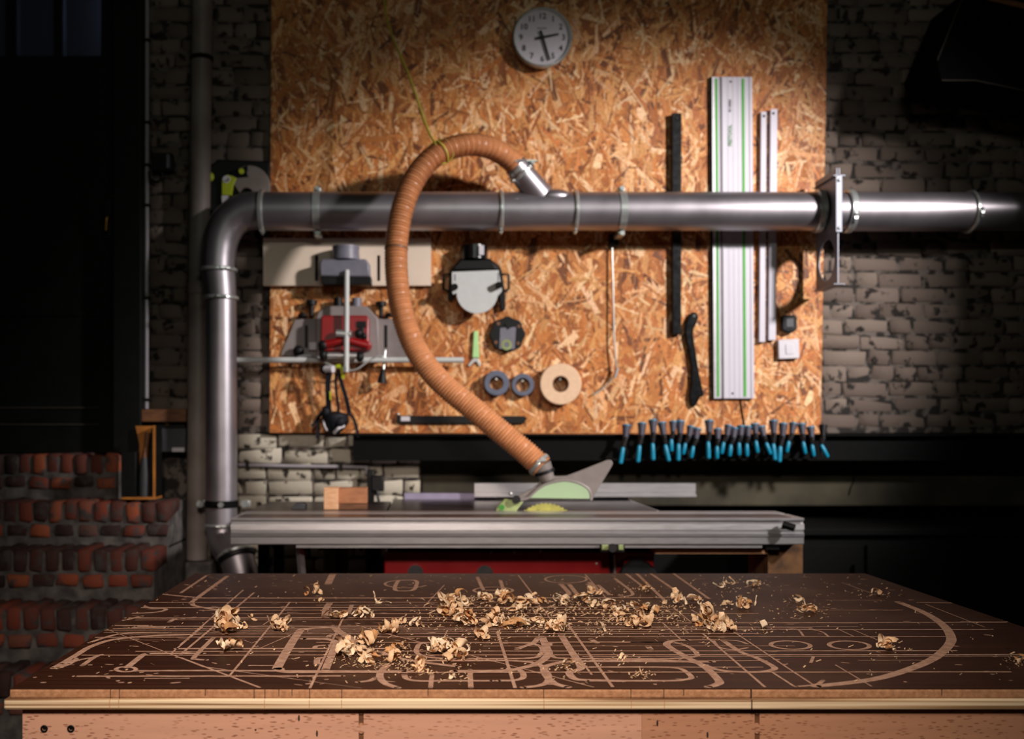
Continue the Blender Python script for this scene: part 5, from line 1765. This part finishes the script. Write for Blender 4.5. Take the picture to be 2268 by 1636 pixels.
SH = {'curl': [shaving_mesh(500 + k, 'curl') for k in range(12)], 'wave': [shaving_mesh(540 + k, 'wave') for k in range(12)], 'sliver': [shaving_mesh(580 + k, 'sliver') for k in range(8)]}
# heaps: label, group, list of (px, py, width px, depth px, count, height m, size, mix)
HEAPS = [
    ('curled shaving in the tight round heap at the left of the bench top', 'round heap at left', [(505, 1396, 68, 17, 20, .034, 1.2, 'mix')]),
    ('curled shaving in the small heap in front of the round left heap', 'small heap in front of the round heap', [(512, 1443, 44, 8, 5, .010, .9, 'curl')]),
    ('wood shaving in the small heap near the back left of the bench', 'small heap back left', [(698, 1319, 34, 6, 5, .012, .75, 'curl')]),
    ('single short curl in front of the small back left heap', 'single curl back left', [(713, 1335, 4, 2, 1, 0, .75, 'curl')]),
    ('wood shaving in the low heap left of the fluffy ball', 'low heap left of the ball', [(738, 1370, 40, 9, 6, .010, .8, 'wave')]),
    ('wood shaving in the fluffy ball left of the large ring of shavings', 'fluffy ball', [(806, 1368, 32, 10, 8, .022, .75, 'wave')]),
    ('rolled shaving in the short row right of the round left heap', 'short row right of the round heap', [(620, 1398, 40, 5, 5, .006, .8, 'curl'), (636, 1382, 12, 1, 1, 0, .9, 'curl')]),
    ('tiny curl just right of the round left heap', 'tiny curl right of the round heap', [(562, 1373, 6, 2, 1, 0, .7, 'curl')]),
    ('thin flat sliver lying behind the fluffy ball', 'slivers behind the ball', [(838, 1337, 20, 4, 2, 0, 1.0, 'sliver')]),
    ('curled shaving in the pale heap between fluffy ball and big ring', 'pale heap left of the ring', [(868, 1402, 44, 7, 6, .012, .95, 'curl')]),
    ('wood shaving scattered behind the pale heap left of the big ring', 'scatter left of the ring', [(888, 1384, 24, 4, 3, .004, .7, 'wave'), (928, 1388, 28, 5, 3, .006, .8, 'wave'), (955, 1369, 20, 2, 1, 0, .9, 'sliver')]),
    ('large rolled shaving pointing right in front of the pale heap', 'large rolls in front of the pale heap', [(820, 1428, 40, 6, 3, .010, 1.05, 'curl')]),
    ('wood shaving in the loose heap at front left of centre', 'loose heap front left of centre', [(772, 1450, 78, 14, 14, .012, .9, 'mix'), (812, 1470, 50, 6, 5, .004, .8, 'wave')]),
    ('wood shaving in the pair of clumps at the front near the curved groove', 'two front clumps', [(872, 1470, 28, 6, 3, .008, .8, 'curl'), (925, 1486, 40, 6, 3, .008, .85, 'curl')]),
    ('wood shaving in the heap inside the front rounded groove', 'heap inside the front groove', [(980, 1446, 90, 13, 16, .014, .95, 'mix'), (1005, 1460, 50, 5, 4, .004, .9, 'wave')]),
    ('flat shaving lying between front heaps left of the rounded groove', 'flat shavings left of the groove', [(886, 1438, 32, 5, 3, .003, .8, 'wave')]),
    ('wood shaving in the thick left end of the large ring of shavings', 'left end of the big ring', [(1008, 1340, 62, 12, 15, .022, .95, 'mix'), (1002, 1366, 50, 10, 10, .012, 1.05, 'curl'), (1030, 1383, 44, 8, 7, .010, 1.0, 'curl')]),
    ('wood shaving along the front rim of the large ring of shavings', 'front rim of the big ring', [(1085, 1386, 70, 8, 9, .010, 1.0, 'mix'), (1135, 1391, 60, 7, 9, .012, .95, 'mix'), (1185, 1386, 50, 6, 5, .008, .85, 'mix')]),
    ('wood shaving along the back rim of the large ring of shavings', 'back rim of the big ring', [(1062, 1331, 36, 6, 6, .014, .9, 'mix'), (1112, 1333, 40, 9, 10, .024, .95, 'mix'), (1150, 1356, 46, 6, 4, .004, .9, 'wave'), (1185, 1338, 60, 8, 6, .006, .9, 'wave'), (1245, 1338, 50, 6, 5, .006, .9, 'wave'), (1290, 1336, 36, 8, 5, .010, .9, 'wave')]),
    ('wood shaving in the spiky clump behind the right of the ring', 'spiky clump behind the ring', [(1312, 1320, 40, 6, 6, .014, .8, 'mix')]),
    ('wood shaving in the white tipped clump in front of the ring', 'clump in front of the ring', [(1237, 1400, 40, 7, 7, .014, .9, 'curl')]),
    ('wood shaving in the straggling right end of the large ring', 'right end of the big ring', [(1335, 1347, 60, 8, 6, .005, .85, 'wave'), (1372, 1362, 46, 8, 6, .010, .9, 'mix'), (1420, 1352, 40, 8, 5, .008, .8, 'wave'), (1455, 1362, 24, 5, 2, .004, .9, 'wave')]),
    ('long rolled shaving ending in the clump right of the ring', 'clump with long roll right of the ring', [(1372, 1376, 30, 2, 2, 0, 1.1, 'sliver'), (1415, 1388, 40, 10, 8, .016, .9, 'curl')]),
    ('single folded chip right of the front clump', 'single folded chip', [(1332, 1399, 4, 2, 1, 0, .8, 'wave')]),
    ('wood shaving in the pair of rough clumps at back right of centre', 'rough clumps back right', [(1490, 1337, 46, 7, 7, .014, .9, 'mix'), (1538, 1339, 40, 7, 6, .012, .85, 'mix')]),
    ('brown curled chip standing behind the rough clumps', 'brown chip behind the clumps', [(1432, 1308, 16, 4, 3, .010, .8, 'wave')]),
    ('coiled shaving in the long two-part heap right of centre', 'two-part heap right of centre', [(1565, 1384, 56, 9, 8, .014, .95, 'curl'), (1600, 1398, 56, 8, 8, .012, .95, 'curl')]),
    ('dim shaving in the long heap at the right behind the coiled heap', 'dim long heap at right', [(1638, 1345, 76, 7, 9, .012, .95, 'mix')]),
    ('dim shaving in the low flat heap further right on the bench', 'dim flat heap further right', [(1802, 1357, 66, 6, 8, .009, .9, 'mix')]),
    ('thin upright shavings strand near the back right edge', 'thin strands at the back', [(1605, 1300, 46, 8, 5, .014, .95, 'sliver'), (1672, 1298, 30, 5, 3, .008, .85, 'wave')]),
    ('lone clump shaving beside the right groove circles', 'lone clump by the circles', [(1968, 1440, 22, 6, 4, .012, .85, 'curl')]),
    ('small dim shaving near the start of the wide arc groove', 'dim shavings by the wide arc', [(1945, 1318, 26, 4, 3, .006, .8, 'wave')]),
    ('shaving cut off by the right edge of the picture', 'shavings at the right edge', [(2262, 1466, 10, 4, 2, .004, .8, 'wave')]),
    ('flat twisted shaving behind the front rounded groove', 'flat shavings behind the front groove', [(1075, 1415, 48, 5, 4, .004, .9, 'wave')]),
    ('small white chip lying at the front of the bench', 'white chips at the front', [(1003, 1502, 14, 3, 1, 0, .6, 'wave'), (1257, 1478, 16, 4, 2, .002, .65, 'wave'), (1380, 1460, 4, 3, 1, 0, .55, 'wave'), (1420, 1496, 4, 1, 1, 0, .7, 'sliver')]),
    ('dim single chip between the flat heap and coiled heap', 'dim single chips at right', [(1692, 1393, 8, 2, 1, 0, .8, 'wave'), (1765, 1331, 10, 3, 1, 0, .9, 'wave'), (1500, 1371, 14, 3, 2, 0, .7, 'wave')]),
]
SUB = {
    (1008, 1340): 'wood shaving in the back clump at the thick left end of the ring', (1002, 1366): 'curled shaving in the middle clump at the left end of the ring', (1030, 1383): 'curled shaving in the front clump at the left end of the ring',
    (1085, 1386): 'wood shaving in the left stretch of the ring front rim', (1135, 1391): 'wood shaving in the middle stretch of the ring front rim', (1185, 1386): 'wood shaving in the right stretch of the ring front rim',
    (1062, 1331): 'wood shaving in the low clump left of the tallest back clump', (1112, 1333): 'wood shaving in the tallest clump on the ring back rim', (1150, 1356): 'flat shaving lying inside the ring behind its front rim', (1185, 1338): 'flat shaving just right of the tallest back rim clump', (1245, 1338): 'flat shaving at the middle of the ring back rim', (1290, 1336): 'wavy shaving below the spiky clump on the back rim',
    (1335, 1347): 'flat shaving in the thin trail at the right of the ring', (1372, 1362): 'wood shaving in the curl clump above the long roll', (1420, 1352): 'wavy shaving in the pale tangle right of the curl clump', (1455, 1362): 'long wavy shaving at the far right tip of the ring',
    (772, 1450): 'wood shaving in the thick loose heap at front left of centre', (812, 1470): 'flat shaving along the front of the loose left heap',
    (872, 1470): 'curled shaving in the left of two clumps by the curved groove', (925, 1486): 'curled shaving in the right of two clumps by the curved groove',
    (980, 1446): 'wood shaving in the heap inside the front rounded groove', (1005, 1460): 'flat shaving in front of the heap in the rounded groove',
    (1490, 1337): 'wood shaving in the left of two rough back clumps', (1538, 1339): 'wood shaving in the right of two rough back clumps',
    (1565, 1384): 'coiled shaving in the back part of the two-part heap', (1600, 1398): 'coiled shaving in the front part of the two-part heap',
    (1605, 1300): 'thin upright strand of shaving near the back edge', (1672, 1298): 'wavy shaving right of the thin upright strands',
    (888, 1384): 'small flat shaving left behind the pale heap', (928, 1388): 'small flat shaving right behind the pale heap', (955, 1369): 'thin sliver touching the left tip of the ring',
    (1003, 1502): 'small white chip nearest the front edge, left one', (1257, 1478): 'twisted white chip by the stepped groove at front', (1380, 1460): 'tiny upright chip inside the right rounded groove', (1420, 1496): 'thin sliver near the front edge, right one',
    (1692, 1393): 'dim chip right of the coiled two-part heap', (1765, 1331): 'dim chip behind the low flat heap at right', (1500, 1371): 'small chip between long roll and coiled heap',
    (620, 1398): 'rolled shaving in the short row right of the round left heap', (636, 1382): 'long single roll behind the short row of rolls',
    (1372, 1376): 'long thin straight roll pointing left from the front clump', (1415, 1388): 'curled shaving in the clump at the end of the long roll',
}
n_sh = 0
crumb_src = []
for lb, gp, cl in HEAPS:
    for (px, py, wpx, dpx, cnt, hh, sz, kind) in cl:
        for k in range(cnt):
            while True:
                u, v = rng.uniform(-1, 1), rng.uniform(-1, 1)
                if u * u + v * v <= 1:
                    break
            if cnt == 1:
                u = v = 0
            p = T(px + u * wpx * 0.46, py + v * dpx * 0.48)
            kd = kind if kind != 'mix' else rng.choice(['curl', 'wave', 'wave', 'curl', 'sliver'])
            me = rng.choice(SH[kd])
            flat = kd != 'curl'
            e = Euler((rng.gauss(0, 0.28) if flat else rng.gauss(0, 0.45), rng.uniform(0, 6.28) if not flat else rng.gauss(0, 0.28), rng.uniform(0, 6.28)))
            s = sz * rng.uniform(0.75, 1.15) * 1.12
            R = e.to_matrix() @ Matrix.Diagonal((1.15, 1, 0.85))
            zs_ = [(R @ v_.co).z for v_ in me.vertices]
            lift = hh * rng.random() * (1.05 - (u * u + v * v))
            o = bpy.data.objects.new('wood_shaving', me)
            COL.objects.link(o)
            o.rotation_euler = e
            o.scale = (s * 1.15, s, s * 0.85)
            o.location = (p.x, p.y, ZT + 0.0004 - min(zs_) * s + max(0, lift))
            tag(o, SUB.get((px, py), lb), 'wood shaving', gp)
            n_sh += 1
        crumb_src.append((px, py, wpx, dpx, cnt))
# crumbs: uncountable dust and splinters
cv, cf, cc2 = [], [], []
for k in range(3300):
    rr_ = rng.random()
    big_ = 1.0
    if rr_ < 0.13:
        px, py = rng.gauss(1245, 130), rng.gauss(1357, 16)
        big_ = 1.7
    elif rr_ < 0.86:
        q = rng.choice(crumb_src[12:])
        px, py = q[0] + rng.gauss(0, 0.6) * (q[2] + 26), q[1] + rng.gauss(0, 0.6) * (q[3] + 8)
    else:
        px, py = rng.uniform(60, 2260), 1275 + 240 * rng.random() ** 1.6
    if py < 1272 or py > 1518:
        continue
    p = T(px, py)
    if not (XA + .01 < p.x < XB - .01):
        continue
    l, w_ = rng.uniform(.0008, .0042) * (1.6 if rng.random() < .12 else 1) * big_, rng.uniform(.0006, .0016) * big_
    an, ti = rng.uniform(0, 3.14), rng.uniform(0, 0.7)
    b0 = len(cv)
    for u, v in ((-1, -1), (1, -.8), (.9, 1), (-1, .9)):
        a, b2 = u * l, v * w_
        cv.append((p.x + a * math.cos(an) - b2 * math.sin(an), p.y + a * math.sin(an) + b2 * math.cos(an), ZT + 0.0006 + (u + 1) * l * ti * 0.6 + (v + 1) * w_ * .3))
    cf.append((b0, b0 + 1, b0 + 2, b0 + 3))
    g = rng.uniform(0.7, 1.1)
    cc2.append((lin(226) * g, lin(186) * g, lin(146) * g, 1))
me = bpy.data.meshes.new('wood_crumbs')
me.from_pydata(cv, [], cf)
at = me.color_attributes.new('Col', 'FLOAT_COLOR', 'CORNER')
at.data.foreach_set('color', np.repeat(np.array(cc2, dtype=np.float32), 4, axis=0).ravel())
me.materials.append(M_shaving)
o = bpy.data.objects.new('wood_crumbs', me)
COL.objects.link(o)
tag(o, 'fine pale wood crumbs and dust strewn over the bench top', 'wood crumbs', kind='stuff')

for ob_ in bpy.data.objects:
    if '_w' in ob_:
        del ob_['_w']
print('wall bricks', n_wall, 'shavings', n_sh, 'grooves', gcount[0], 'objects', len(bpy.data.objects))
